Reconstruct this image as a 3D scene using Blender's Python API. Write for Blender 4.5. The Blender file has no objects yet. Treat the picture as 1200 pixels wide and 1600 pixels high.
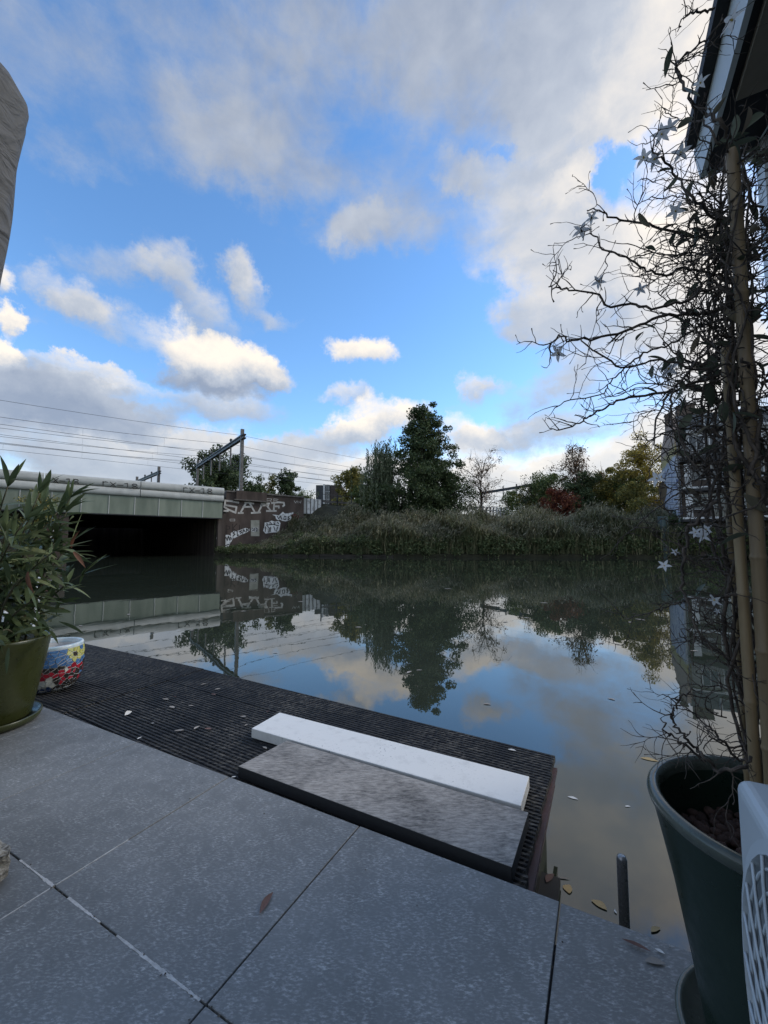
import bpy, bmesh, math, random
import numpy as np
from mathutils import Vector, Matrix

SC = bpy.context.scene
COL = SC.collection
rng = np.random.default_rng(7)
random.seed(7)

# ---------------------------------------------------------------- camera, world, sun, exposure
F_PX = 638.0
PITCH = math.atan(50 / F_PX)
CAM_Z = 1.22
cd = bpy.data.cameras.new('camera')
cam = bpy.data.objects.new('camera', cd)
COL.objects.link(cam)
cam.location = (0, 0, CAM_Z)
cam.rotation_euler = (math.pi / 2 + PITCH, 0, 0)
cd.sensor_fit = 'VERTICAL'
cd.sensor_height = 24.0
cd.lens = 24.0 * F_PX / 1600.0
cd.clip_start = 0.02
cd.clip_end = 6000
SC.camera = cam

SUN_AZ, SUN_EL = math.radians(74), math.radians(33)
SKY_STRENGTH = 0.14
SUN_STRENGTH = 0.8
sl = bpy.data.lights.new('sun', 'SUN')
sl.energy = SUN_STRENGTH
sl.angle = math.radians(14)
sl.color = (1.0, 0.9, 0.76)
so = bpy.data.objects.new('sun', sl)
COL.objects.link(so)
so.location = (30, 20, 40)
sdir = Vector((math.sin(SUN_AZ) * math.cos(SUN_EL), math.cos(SUN_AZ) * math.cos(SUN_EL), math.sin(SUN_EL)))
so.rotation_euler = sdir.to_track_quat('Z', 'Y').to_euler()

vs = SC.view_settings
vs.view_transform = 'Standard'
vs.look = 'None'
vs.exposure = 1.0
vs.gamma = 1.0
vs.use_curve_mapping = False
SC.cycles.max_bounces = 8
SC.cycles.glossy_bounces = 4
SC.cycles.transparent_max_bounces = 8
SC.cycles.caustics_reflective = False
SC.cycles.caustics_refractive = False


def cam_ray(x, y):
    r = (x - 600) / F_PX
    u = -(y - 800) / F_PX
    return np.array([r, math.cos(PITCH) - u * math.sin(PITCH), math.sin(PITCH) + u * math.cos(PITCH)])


def at_y(x, y, Y):
    d = cam_ray(x, y)
    return np.array([0, 0, CAM_Z]) + d * (Y / d[1])


def at_z(x, y, z):
    d = cam_ray(x, y)
    return np.array([0, 0, CAM_Z]) + d * ((z - CAM_Z) / d[2])


def az_el(x, y):
    d = cam_ray(x, y)
    return math.atan2(d[0], d[1]), math.atan2(d[2], math.hypot(d[0], d[1]))


# the sky: Nishita air with procedural cloud banks laid out by compass direction and height
w = bpy.data.worlds.new('World')
SC.world = w
w.use_nodes = True
nt = w.node_tree
nt.nodes.clear()
NN, LL = nt.nodes, nt.links


def wn(t, **kw):
    nd = NN.new(t)
    for k, v in kw.items():
        setattr(nd, k, v)
    return nd


def wm(op, a, b=None, c=None, clamp=False):
    nd = NN.new('ShaderNodeMath')
    nd.operation = op
    nd.use_clamp = clamp
    for i, v in enumerate((a, b, c)):
        if v is None:
            continue
        if isinstance(v, (int, float)):
            nd.inputs[i].default_value = v
        else:
            LL.new(v, nd.inputs[i])
    return nd.outputs[0]


sky = wn('ShaderNodeTexSky', sky_type='NISHITA')
sky.sun_disc = False
sky.sun_elevation = SUN_EL
sky.sun_rotation = SUN_AZ
sky.altitude = 0
sky.air_density = 1.0
sky.dust_density = 0.15
sky.ozone_density = 2.5
tc = wn('ShaderNodeTexCoord')
sep = wn('ShaderNodeSeparateXYZ')
LL.new(tc.outputs['Generated'], sep.inputs[0])
sx, sy, sz = sep.outputs
az = wm('ARCTAN2', sx, sy)
el = wm('ARCSINE', sz)
cmb = wn('ShaderNodeCombineXYZ')
LL.new(az, cmb.inputs[0])
LL.new(el, cmb.inputs[1])
# cloud-layer coordinates
zz = wm('ADD', wm('MAXIMUM', sz, 0.0), 0.22)
pl = wn('ShaderNodeCombineXYZ')
LL.new(wm('DIVIDE', sx, zz), pl.inputs[0])
LL.new(wm('DIVIDE', sy, zz), pl.inputs[1])


def wnoise(vec, scale, detail, rough, loc=(0, 0, 0), dist=0.0, sc=(1, 1, 1)):
    mp = wn('ShaderNodeMapping')
    mp.inputs['Location'].default_value = loc
    mp.inputs['Scale'].default_value = sc
    LL.new(vec, mp.inputs['Vector'])
    nz = wn('ShaderNodeTexNoise')
    nz.inputs['Scale'].default_value = scale
    nz.inputs['Detail'].default_value = detail
    nz.inputs['Roughness'].default_value = rough
    nz.inputs['Distortion'].default_value = dist
    LL.new(mp.outputs[0], nz.inputs['Vector'])
    return nz


warp = wnoise(cmb.outputs[0], 6.0, 9.0, 0.66)
wv = wn('ShaderNodeVectorMath', operation='SUBTRACT')
LL.new(warp.outputs['Color'], wv.inputs[0])
wv.inputs[1].default_value = (0.5, 0.5, 0.5)
ws = wn('ShaderNodeVectorMath', operation='MULTIPLY')
LL.new(wv.outputs[0], ws.inputs[0])
ws.inputs[1].default_value = (0.26, 0.17, 0.0)
wa = wn('ShaderNodeVectorMath', operation='ADD')
LL.new(cmb.outputs[0], wa.inputs[0])
LL.new(ws.outputs[0], wa.inputs[1])
WARPED = wa.outputs[0]

# (x, y, radius x, radius y, turn in degrees, weight, brightness)
CLOUDS = [
    # high grey veil over the top
    (330, -20, 420, 240, 0, 0.52, 0.16), (520, 120, 300, 280, -20, 0.50, 0.13), (700, 240, 240, 210, -25, 0.52, 0.18),
    (780, 30, 300, 260, 0, 0.66, 0.22), (1080, 80, 230, 300, 0, 0.85, 1.0), (170, 140, 300, 190, 0, 0.50, 0.20),
    (950, 60, 220, 260, 0, 0.6, 0.50), (900, 170, 160, 140, 0, 0.6, 0.40), (20, 60, 120, 120, 0, 0.12, 0.2),
    (110, 268, 190, 60, 0, 0.42, 0.36), (620, 380, 150, 70, 0, 0.40, 0.36), (540, 330, 150, 90, 0, 0.30, 0.25), (420, 240, 170, 110, 0, 0.40, 0.22),
    # large cream bank on the right
    (850, 350, 170, 170, 20, 0.85, 0.62), (930, 470, 220, 150, 0, 0.75, 0.56), (1110, 420, 200, 280, 0, 0.90, 0.95),
    (830, 510, 120, 80, 0, 0.55, 0.48), (1000, 600, 240, 120, 0, 0.70, 0.55), (900, 275, 70, 50, 0, 0.6, 0.95), (720, 265, 60, 40, 20, 0.4, 0.6),
    (1150, 640, 150, 150, 0, 0.7, 0.9),
    # small separate clouds
    (95, 445, 80, 48, 20, 0.58, 0.62), (150, 492, 90, 36, 8, 0.46, 0.50), (265, 392, 66, 56, 30, 0.62, 0.55), (200, 420, 90, 40, 0, 0.45, 0.45), (370, 410, 60, 40, 20, 0.4, 0.5),
    (290, 462, 90, 56, 20, 0.62, 0.46), (395, 440, 70, 56, 38, 0.62, 0.58), (450, 497, 54, 30, 10, 0.55, 0.55), (250, 510, 70, 36, 0, -0.35, 0.5),
    (572, 542, 84, 40, 5, 1.25, 0.95), (550, 350, 60, 40, 0, 0.35, 0.5), (-10, 425, 40, 36, 0, 0.8, 0.9),
    (5, 490, 46, 28, 0, 1.0, 0.95), (5, 548, 54, 40, 0, 1.1, 1.1),
    (350, 552, 140, 44, 6, 1.25, 0.95), (400, 580, 100, 30, 4, 1.0, 0.65), (330, 588, 120, 30, 2, 0.9, 0.12),
    (140, 580, 160, 26, 4, 0.8, 0.75), (90, 622, 230, 54, 4, 1.5, 0.10), (0, 620, 130, 60, 0, 0.8, 0.12),
    (355, 640, 120, 40, 0, 0.8, 0.42), (540, 620, 54, 22, 0, 0.7, 0.7), (590, 650, 110, 38, -18, 1.0, 1.05),
    (520, 690, 150, 36, -12, 0.8, 0.36), (750, 592, 56, 40, 0, 0.9, 0.70), (735, 690, 70, 36, 0, 0.7, 0.85), (700, 670, 40, 30, 0, 0.5, 0.9),
    (860, 610, 110, 60, 0, 0.6, 0.36), (820, 680, 160, 36, 0, 0.8, 0.40),
    # low bank along the horizon
    (150, 700, 330, 60, 0, 0.85, 0.42), (380, 730, 280, 60, 0, 0.8, 0.52), (640, 750, 300, 56, 0, 0.7, 0.72),
    (900, 745, 300, 60, 0, 0.8, 0.65), (1050, 700, 170, 70, 0, 0.8, 0.85), (200, 815, 600, 85, 0, 1.3, 0.45), (800, 815, 600, 85, 0, 1.3, 0.55),
    # openings of blue
    (690, 510, 120, 110, 0, -0.60, 0.5), (500, 460, 110, 90, 0, -0.35, 0.5), (230, 330, 210, 50, 0, -0.45, 0.5),
    (20, 330, 90, 90, 0, -0.5, 0.5), (968, 258, 44, 66, 30, -0.72, 0.5), (470, 560, 60, 60, 0, -0.5, 0.5), (790, 235, 34, 18, 0, -0.4, 0.5),
    (660, 600, 80, 44, 0, -0.7, 0.5), (170, 548, 120, 24, 0, -0.6, 0.5), (800, 560, 60, 36, 0, -0.4, 0.5), (640, 450, 100, 60, 0, -0.4, 0.5),
]
dens, lit = None, None
for (bx, by, rx, ry, rot, wt, br) in CLOUDS:
    a0, e0 = az_el(bx, by)
    ax_, ex_ = az_el(bx + rx, by)
    ay_, ey_ = az_el(bx, by - ry)
    mp = wn('ShaderNodeMapping', vector_type='TEXTURE')
    mp.inputs['Location'].default_value = (a0, e0, 0)
    mp.inputs['Rotation'].default_value = (0, 0, math.radians(-rot))
    mp.inputs['Scale'].default_value = (max(1e-3, math.hypot(ax_ - a0, ex_ - e0)), max(1e-3, abs(ey_ - e0)), 1)
    LL.new(WARPED, mp.inputs['Vector'])
    gr = wn('ShaderNodeTexGradient', gradient_type='SPHERICAL')
    LL.new(mp.outputs[0], gr.inputs[0])
    g = wm('SMOOTH_MIN', gr.outputs['Fac'], 0.62, 0.3)
    dens = wm('MULTIPLY_ADD', g, wt * 1.45, dens if dens is not None else 0.0)
    if wt > 0:
        gb = wm('MULTIPLY', g, wt * 1.45)
        if by > 380:
            sp_m = wn('ShaderNodeSeparateXYZ')
            LL.new(mp.outputs[0], sp_m.inputs[0])
            lit_n = wm('MULTIPLY', gb, wm('MULTIPLY_ADD', sp_m.outputs[1], 0.42, br))
        else:
            lit_n = wm('MULTIPLY', gb, br)
        lit = (wm('ADD', lit_n, lit[0]), wm('ADD', gb, lit[1])) if lit else (lit_n, gb)
f1 = wnoise(pl.outputs[0], 1.7, 9.0, 0.58, (3.1, 1.7, 0.4), 0.25)
f2 = wnoise(cmb.outputs[0], 11.0, 9.0, 0.66, (0.3, 0.9, 0), 0.2, (0.7, 1.3, 1))
fb = wm('ADD', wm('MULTIPLY', f1.outputs['Fac'], 0.55), wm('MULTIPLY', f2.outputs['Fac'], 0.45))
fc = wm('SUBTRACT', fb, 0.5)
# away from the view heavier unseen cloud is added to grey the ambient light
away = wm('SUBTRACT', 1.0, wm('MULTIPLY_ADD', sy, 1.6, 0.2, clamp=True), clamp=True)
dsum = wm('ADD', wm('MULTIPLY_ADD', fc, 2.0, dens), wm('MULTIPLY', away, 0.72))
mr = wn('ShaderNodeMapRange', interpolation_type='SMOOTHSTEP')
LL.new(dsum, mr.inputs[0])
mr.inputs[1].default_value = 0.05
mr.inputs[2].default_value = 0.95
cover = wm('MULTIPLY', mr.outputs[0], 0.94)
lv = wm('DIVIDE', wm('ADD', lit[0], 0.05), wm('ADD', lit[1], 0.1))
f3 = wnoise(cmb.outputs[0], 11.0, 6.0, 0.55, (0.33, 0.86, 0), 0.2, (0.8, 1.4, 1))
lv2 = wm('ADD', lv, wm('MULTIPLY', wm('SUBTRACT', f3.outputs['Fac'], 0.5), 0.6))
ramp = wn('ShaderNodeValToRGB')
ramp.color_ramp.elements[0].position = 0.05
ramp.color_ramp.elements[0].color = (0.162, 0.190, 0.246, 1)
ramp.color_ramp.elements[1].position = 1.0
ramp.color_ramp.elements[1].color = (0.57, 0.515, 0.44, 1)
e = ramp.color_ramp.elements.new(0.5)
e.color = (0.285, 0.306, 0.342, 1)
LL.new(lv2, ramp.inputs[0])
bgs = wn('ShaderNodeBackground')
hs = wn('ShaderNodeHueSaturation')
hs.inputs['Saturation'].default_value = 1.16
LL.new(sky.outputs[0], hs.inputs['Color'])
LL.new(hs.outputs[0], bgs.inputs[0])
bgs.inputs[1].default_value = SKY_STRENGTH
bgc = wn('ShaderNodeBackground')
LL.new(ramp.outputs[0], bgc.inputs[0])
bgc.inputs[1].default_value = 1.0
mxw = wn('ShaderNodeMixShader')
LL.new(cover, mxw.inputs[0])
LL.new(bgs.outputs[0], mxw.inputs[1])
LL.new(bgc.outputs[0], mxw.inputs[2])
wo = wn('ShaderNodeOutputWorld')
LL.new(mxw.outputs[0], wo.inputs[0])
w.cycles.sampling_method = 'MANUAL'
w.cycles.sample_map_resolution = 512

# ---------------------------------------------------------------- materials


def new_mat(name):
    m = bpy.data.materials.new(name)
    m.use_nodes = True
    t = m.node_tree
    t.nodes.clear()
    o = t.nodes.new('ShaderNodeOutputMaterial')
    b = t.nodes.new('ShaderNodeBsdfPrincipled')
    t.links.new(b.outputs[0], o.inputs[0])
    return m, t, b, o


def c4(c):
    return (c[0], c[1], c[2], 1)


def coords(t, mode, scale=(1, 1, 1), rot=(0, 0, 0)):
    tcn = t.nodes.new('ShaderNodeTexCoord')
    mp = t.nodes.new('ShaderNodeMapping')
    mp.inputs['Scale'].default_value = scale
    mp.inputs['Rotation'].default_value = rot
    if mode == 'World':
        g = t.nodes.new('ShaderNodeNewGeometry')
        t.links.new(g.outputs['Position'], mp.inputs['Vector'])
    else:
        t.links.new(tcn.outputs[mode], mp.inputs['Vector'])
    return mp.outputs[0]


def noise(t, vec, scale, detail=4, rough=0.55, dist=0.0):
    n = t.nodes.new('ShaderNodeTexNoise')
    n.inputs['Scale'].default_value = scale
    n.inputs['Detail'].default_value = detail
    n.inputs['Roughness'].default_value = rough
    n.inputs['Distortion'].default_value = dist
    t.links.new(vec, n.inputs['Vector'])
    return n.outputs['Fac']


def cramp(t, fac, stops):
    r = t.nodes.new('ShaderNodeValToRGB')
    els = r.color_ramp.elements
    while len(els) < len(stops):
        els.new(0.5)
    for e_, (p, c) in zip(els, stops):
        e_.position = p
        e_.color = c4(c)
    t.links.new(fac, r.inputs[0])
    return r.outputs[0]


def mixc(t, fac, a, b, mode='MIX'):
    m = t.nodes.new('ShaderNodeMix')
    m.data_type = 'RGBA'
    m.blend_type = mode
    for i, v in ((0, fac), (6, a), (7, b)):
        if isinstance(v, (int, float)):
            m.inputs[i].default_value = v
        elif isinstance(v, tuple):
            m.inputs[i].default_value = c4(v)
        else:
            t.links.new(v, m.inputs[i])
    return m.outputs[2]


def bump(t, b, height, strength, dist):
    n = t.nodes.new('ShaderNodeBump')
    n.inputs['Strength'].default_value = strength
    n.inputs['Distance'].default_value = dist
    t.links.new(height, n.inputs['Height'])
    t.links.new(n.outputs[0], b.inputs['Normal'])


def simple(name, c1, c2, scale=5.0, rough=0.6, bmp=0.0, mode='World', stretch=(1, 1, 1), detail=6, lo=0.35, hi=0.65, metal=0.0, bdist=0.01, rot=(0, 0, 0), rand=0.0):
    m, t, b, o = new_mat(name)
    v = coords(t, mode, stretch, rot)
    f = noise(t, v, scale, detail)
    col = cramp(t, f, [(lo, c1), (hi, c2)])
    if rand:
        oi = t.nodes.new('ShaderNodeObjectInfo')
        k = t.nodes.new('ShaderNodeMapRange')
        k.inputs[3].default_value = 1 - rand
        k.inputs[4].default_value = 1 + rand
        t.links.new(oi.outputs['Random'], k.inputs[0])
        col = mixc(t, 1.0, col, k.outputs[0], 'MULTIPLY')
    t.links.new(col, b.inputs['Base Color'])
    b.inputs['Roughness'].default_value = rough
    b.inputs['Metallic'].default_value = metal
    if bmp:
        f2_ = noise(t, v, scale * 4, 6, 0.6)
        bump(t, b, f2_, bmp, bdist)
    return m


def leaf_mat(name, stops, rough=0.55, trans=0.25, obj_rand=False):
    m, t, b, o = new_mat(name)
    if obj_rand:
        r = t.nodes.new('ShaderNodeObjectInfo').outputs['Random']
    else:
        r = t.nodes.new('ShaderNodeNewGeometry').outputs['Random Per Island']
    col = cramp(t, r, stops)
    t.links.new(col, b.inputs['Base Color'])
    b.inputs['Roughness'].default_value = rough
    b.inputs['Specular IOR Level'].default_value = 0.3
    tr = t.nodes.new('ShaderNodeBsdfTranslucent')
    t.links.new(col, tr.inputs[0])
    mx = t.nodes.new('ShaderNodeMixShader')
    mx.inputs[0].default_value = trans
    t.links.new(b.outputs[0], mx.inputs[1])
    t.links.new(tr.outputs[0], mx.inputs[2])
    t.links.new(mx.outputs[0], o.inputs[0])
    return m


# ---------------------------------------------------------------- mesh helpers


def tag(o, label=None, cat=None, group=None, kind=None):
    if label:
        o['label'] = label
    if cat:
        o['category'] = cat
    if group:
        o['group'] = group
    if kind:
        o['kind'] = kind
    return o


def thing(name, label, cat, loc=(0, 0, 0), group=None, kind=None):
    o = bpy.data.objects.new(name, None)
    o.empty_display_size = 0.1
    COL.objects.link(o)
    o.location = loc
    return tag(o, label, cat, group, kind)


def adopt(o, parent):
    if parent is not None:
        o.parent = parent
        if parent.type == 'EMPTY':
            o.matrix_parent_inverse = Matrix.Translation(parent.location).inverted()
        else:
            o.matrix_parent_inverse = parent.matrix_basis.inverted()
    return o


def link(name, me, mat=None, parent=None):
    if mat is not None and not me.materials:
        for mm in (mat if isinstance(mat, (list, tuple)) else [mat]):
            me.materials.append(mm)
    o = bpy.data.objects.new(name, me)
    COL.objects.link(o)
    return adopt(o, parent)


class MB:
    def __init__(s):
        s.v, s.f, s.m, s.sm = [], [], [], []

    def add(s, vs_, fs_, mi=0, smooth=False):
        o = len(s.v)
        s.v += [tuple(map(float, p)) for p in vs_]
        for f_ in fs_:
            s.f.append(tuple(i + o for i in f_))
            s.m.append(mi)
            s.sm.append(smooth)

    def hexa(s, p, mi=0):
        # p: 8 points, bottom ring 0-3 then top ring 4-7
        s.add(p, [(3, 2, 1, 0), (4, 5, 6, 7), (0, 1, 5, 4), (1, 2, 6, 5), (2, 3, 7, 6), (3, 0, 4, 7)], mi)

    def box(s, c, ax, ay, az_, mi=0):
        # c centre, half-axis vectors
        c, ax, ay, az_ = (np.array(q, float) for q in (c, ax, ay, az_))
        s.hexa([c - ax - ay - az_, c + ax - ay - az_, c + ax + ay - az_, c - ax + ay - az_,
                c - ax - ay + az_, c + ax - ay + az_, c + ax + ay + az_, c - ax + ay + az_], mi)

    def tube(s, pts, rad, n=6, mi=0, cap=True, smooth=True):
        pts = np.array(pts, float)
        k = len(pts)
        rad = np.full(k, rad) if np.isscalar(rad) else np.array(rad, float)
        tg = np.gradient(pts, axis=0)
        tg /= np.linalg.norm(tg, axis=1)[:, None] + 1e-12
        up = np.array([0, 0, 1.0]) if abs(tg[0][2]) < 0.9 else np.array([1.0, 0, 0])
        x = np.cross(up, tg[0])
        x /= np.linalg.norm(x)
        vs_ = []
        for i in range(k):
            x = x - tg[i] * np.dot(x, tg[i])
            x /= np.linalg.norm(x) + 1e-12
            y = np.cross(tg[i], x)
            for j in range(n):
                a = 2 * math.pi * j / n
                vs_.append(pts[i] + rad[i] * (math.cos(a) * x + math.sin(a) * y))
        fs_ = [(i * n + j, i * n + (j + 1) % n, (i + 1) * n + (j + 1) % n, (i + 1) * n + j) for i in range(k - 1) for j in range(n)]
        if cap:
            fs_ += [tuple(range(n))[::-1], tuple((k - 1) * n + j for j in range(n))]
        s.add(vs_, fs_, mi, smooth)

    def lathe(s, c, prof, n=48, mi=0, smooth=True, wob=None):
        # prof: (radius, z) list
        vs_ = []
        for i, (r, z) in enumerate(prof):
            for j in range(n):
                a = 2 * math.pi * j / n
                rr = r * (wob(a, z) if wob else 1)
                vs_.append((c[0] + rr * math.cos(a), c[1] + rr * math.sin(a), c[2] + z))
        k = len(prof)
        fs_ = [(i * n + j, i * n + (j + 1) % n, (i + 1) * n + (j + 1) % n, (i + 1) * n + j) for i in range(k - 1) for j in range(n)]
        s.add(vs_, fs_, mi, smooth)

    def mesh(s, name):
        me = bpy.data.meshes.new(name)
        me.from_pydata(s.v, [], s.f)
        me.polygons.foreach_set('material_index', s.m)
        me.polygons.foreach_set('use_smooth', s.sm)
        me.update()
        return me

    def build(s, name, mat, parent=None, bevel=0.0, seg=2):
        o = link(name, s.mesh(name), mat, parent)
        if bevel:
            b = o.modifiers.new('bevel', 'BEVEL')
            b.width = bevel
            b.segments = seg
            b.limit_method = 'ANGLE'
            b.angle_limit = math.radians(40)
        return o


def quads_mesh(name, V, nq=4, mat=None, parent=None, smooth=False):
    """V: (N, nq, 3) array of separate polygons -> one mesh"""
    N = V.shape[0]
    me = bpy.data.meshes.new(name)
    me.vertices.add(N * nq)
    me.vertices.foreach_set('co', V.reshape(-1).astype(np.float32))
    me.loops.add(N * nq)
    me.loops.foreach_set('vertex_index', np.arange(N * nq, dtype=np.int32))
    me.polygons.add(N)
    me.polygons.foreach_set('loop_start', np.arange(0, N * nq, nq, dtype=np.int32))
    me.polygons.foreach_set('loop_total', np.full(N, nq, dtype=np.int32))
    me.update(calc_edges=True)
    return link(name, me, mat, parent)


def strips_mesh(name, P, mat=None, parent=None):
    """P: (N, K, 2, 3) ribbons of K cross-sections -> one mesh, one island each"""
    N, K = P.shape[:2]
    me = bpy.data.meshes.new(name)
    me.vertices.add(N * K * 2)
    me.vertices.foreach_set('co', P.reshape(-1).astype(np.float32))
    base = (np.arange(N) * K * 2)[:, None, None]
    k = (np.arange(K - 1) * 2)[None, :, None]
    q = base + k + np.array([0, 1, 3, 2])[None, None, :]
    q = q.reshape(-1).astype(np.int32)
    me.loops.add(len(q))
    me.loops.foreach_set('vertex_index', q)
    npol = len(q) // 4
    me.polygons.add(npol)
    me.polygons.foreach_set('loop_start', np.arange(0, npol * 4, 4, dtype=np.int32))
    me.polygons.foreach_set('loop_total', np.full(npol, 4, dtype=np.int32))
    me.polygons.foreach_set('use_smooth', np.ones(npol, dtype=bool))
    me.update(calc_edges=True)
    return link(name, me, mat, parent)


D1 = np.array([0.8829, -0.4695, 0.0])
D2 = np.array([0.4695, 0.8829, 0.0])
UP = np.array([0, 0, 1.0])


def G(a, b, z):
    return D1 * a + D2 * b + UP * z


def gbox(mb, a0, a1, b0, b1, z0, z1, mi=0):
    mb.box(G((a0 + a1) / 2, (b0 + b1) / 2, (z0 + z1) / 2), D1 * (a1 - a0) / 2, D2 * (b1 - b0) / 2, UP * (z1 - z0) / 2, mi)

# ---------------------------------------------------------------- materials of the far scene
M = {}
# canal water
m, t, b, o = new_mat('canal_water')
v = coords(t, 'World')
murk = noise(t, v, 0.35, 4)
t.links.new(cramp(t, murk, [(0.3, (0.028, 0.036, 0.025)), (0.7, (0.040, 0.048, 0.035))]), b.inputs['Base Color'])
b.inputs['Roughness'].default_value = 0.012
b.inputs['IOR'].default_value = 1.75
v1 = coords(t, 'World', (1.0, 0.55, 1.0), (0, 0, 0.5))
n1 = noise(t, v1, 0.9, 2, 0.5)
n2 = noise(t, v1, 4.5, 2, 0.5)
ad = t.nodes.new('ShaderNodeMath')
ad.operation = 'MULTIPLY_ADD'
ad.inputs[1].default_value = 0.18
t.links.new(n2, ad.inputs[0])
t.links.new(n1, ad.inputs[2])
bump(t, b, ad.outputs[0], 0.05, 0.06)
M['water'] = m
M['earth'] = simple('bank_earth', (0.022, 0.022, 0.012), (0.05, 0.048, 0.026), 2.0, 0.95, 0.4)
M['ballast'] = simple('far_land', (0.03, 0.036, 0.018), (0.055, 0.055, 0.032), 0.3, 0.95)
M['concrete_old'] = simple('old_concrete', (0.052, 0.038, 0.031), (0.118, 0.088, 0.072), 0.9, 0.9, 0.3, stretch=(1, 1, 0.35))
M['abutment'] = simple('streaked_abutment', (0.05, 0.037, 0.03), (0.125, 0.10, 0.085), 1.4, 0.9, 0.3, stretch=(1, 1, 0.08))
M['coping'] = simple('coping_stone', (0.10, 0.09, 0.08), (0.21, 0.19, 0.17), 3, 0.9)
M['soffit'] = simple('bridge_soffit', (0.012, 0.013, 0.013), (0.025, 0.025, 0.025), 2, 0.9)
m, t, b, o = new_mat('pale_grey_cladding')
v = coords(t, 'World', (1, 1, 0.2))
f = noise(t, v, 1.6, 6)
g = noise(t, coords(t, 'World', (0.35, 0.35, 3)), 1.5, 5)
cc = mixc(t, 0.5, cramp(t, f, [(0.3, (0.40, 0.41, 0.38)), (0.7, (0.62, 0.63, 0.59))]), cramp(t, g, [(0.3, (0.34, 0.34, 0.315)), (0.7, (0.60, 0.60, 0.57))]))
t.links.new(cc, b.inputs['Base Color'])
b.inputs['Roughness'].default_value = 0.55
M['cladding'] = m
M['green_panel'] = simple('grey_green_panel', (0.16, 0.19, 0.145), (0.24, 0.27, 0.21), 1.2, 0.6, stretch=(1, 1, 0.25), rand=0.10)
M['steel_grey'] = simple('galvanised_grey', (0.10, 0.095, 0.09), (0.19, 0.175, 0.165), 4, 0.55, metal=0.3)
M['steel_dark'] = simple('dark_steel', (0.025, 0.026, 0.03), (0.05, 0.05, 0.055), 4, 0.5, metal=0.3)
M['wire'] = simple('wire_copper', (0.05, 0.05, 0.052), (0.08, 0.08, 0.08), 1, 0.5)
M['paint_white'] = simple('white_spray_paint', (0.42, 0.41, 0.39), (0.80, 0.80, 0.78), 2.5, 0.8, lo=0.34, hi=0.52)
M['paint_grey'] = simple('worn_pale_spray_paint', (0.46, 0.43, 0.39), (0.68, 0.66, 0.61), 2.5, 0.85)
M['paint_black'] = simple('black_spray_paint', (0.012, 0.012, 0.013), (0.03, 0.028, 0.027), 3, 0.8)
M['paint_dark'] = simple('faded_dark_spray_paint', (0.03, 0.024, 0.022), (0.055, 0.042, 0.036), 1.5, 0.9)
M['paint_red'] = simple('red_spray_paint', (0.09, 0.016, 0.016), (0.16, 0.03, 0.028), 3, 0.85)
M['door_pale'] = simple('pale_hatch_door', (0.27, 0.27, 0.22), (0.40, 0.39, 0.33), 2, 0.7)
M['timber_dark'] = simple('wet_timber', (0.02, 0.018, 0.014), (0.06, 0.052, 0.042), 6, 0.9, 0.3, stretch=(0.2, 0.2, 1))
M['bark'] = simple('bark', (0.025, 0.021, 0.016), (0.06, 0.05, 0.04), 8, 0.95, 0.5, stretch=(1, 1, 0.2))

# ---------------------------------------------------------------- water, land
R0 = np.array([-17.8, 43.6, 0.0])
W = np.array([0.77, 0.638, 0.0])
V = np.array([-0.638, 0.77, 0.0])


def RL(s, v_, z):
    return R0 + W * s + V * v_ + UP * z


mb = MB()
mb.add([(-400, -60, 0), (400, -60, 0), (400, 1500, 0), (-400, 1500, 0)], [(0, 1, 2, 3)])
tag(mb.build('canal_water', M['water']), kind='structure')
mb = MB()
mb.add([(-2500, -300, -1.6), (2500, -300, -1.6), (2500, 4000, -1.6), (-2500, 4000, -1.6)], [(0, 1, 2, 3)])
tag(mb.build('canal_bed', M['earth']), kind='structure')

EDGE = [(-18.0, 43.43), (-13.0, 41.6), (-9.0, 40.5), (0.0, 38.3), (10, 37.4), (22.8, 36.5), (34, 35.6), (60, 34.0), (140, 31.0)]


def edge_at(u):
    # u in metres along X
    xs = [p[0] for p in EDGE]
    return np.array([u, np.interp(u, xs, [p[1] for p in EDGE]), 0.0])


def bank_z(p, r):
    s = np.dot(p - R0, W)
    vo = np.dot(p - R0, V)
    top = min(6.2, np.interp(s, [0, 2.5, 5.5, 8, 10, 13], [0.1, 0.8, 1.4, 2.3, 3.8, 6.2]))
    if vo > 25:
        e_ = max(1.2, 6.2 - (vo - 25) * 0.55)
    elif vo >= 0.31:
        e_ = 6.2
    else:
        e_ = top + min(vo, 0) * 0.45
    z = 0.25 + min(r * 0.22, 2.3) * np.clip((s - 4) / 8, 0.25, 1)
    return max(z, e_)


us = np.concatenate([np.arange(-17.9, 60, 1.3), np.arange(60, 141, 8)])
fr_ = [0, 0.0001, 0.04, 0.08, 0.13, 0.18, 0.24, 0.31, 0.38, 0.46, 0.55, 0.65, 0.75, 0.87, 1.0]
bk_ = [0.3, 0.33, 6, 12, 25, 30, 36, 60, 120]
mb = MB()
vs_ = []
for u in us:
    e_ = edge_at(u)
    ve = min(-0.05, float(np.dot(e_ - R0, V)))
    rows_ = [-ve * f_ for f_ in fr_] + [-ve + q for q in bk_]
    for i, r in enumerate(rows_):
        p = e_ + V * r
        z = -1.5 if i == 0 else bank_z(p, r) + (rng.normal() * 0.04 if i > 1 else 0)
        vs_.append((p[0], p[1], z))
k = len(rows_)
mb.add(vs_, [(i * k + j, (i + 1) * k + j, (i + 1) * k + j + 1, i * k + j + 1) for i in range(len(us) - 1) for j in range(k - 1)], smooth=False)
tag(mb.build('far_bank', M['earth']), kind='structure')
mb = MB()
mb.add([(-1800, 175, 0.9), (2200, 60, 0.9), (2600, 4000, 0.9), (-2600, 4000, 0.9)], [(0, 1, 2, 3)])
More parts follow.
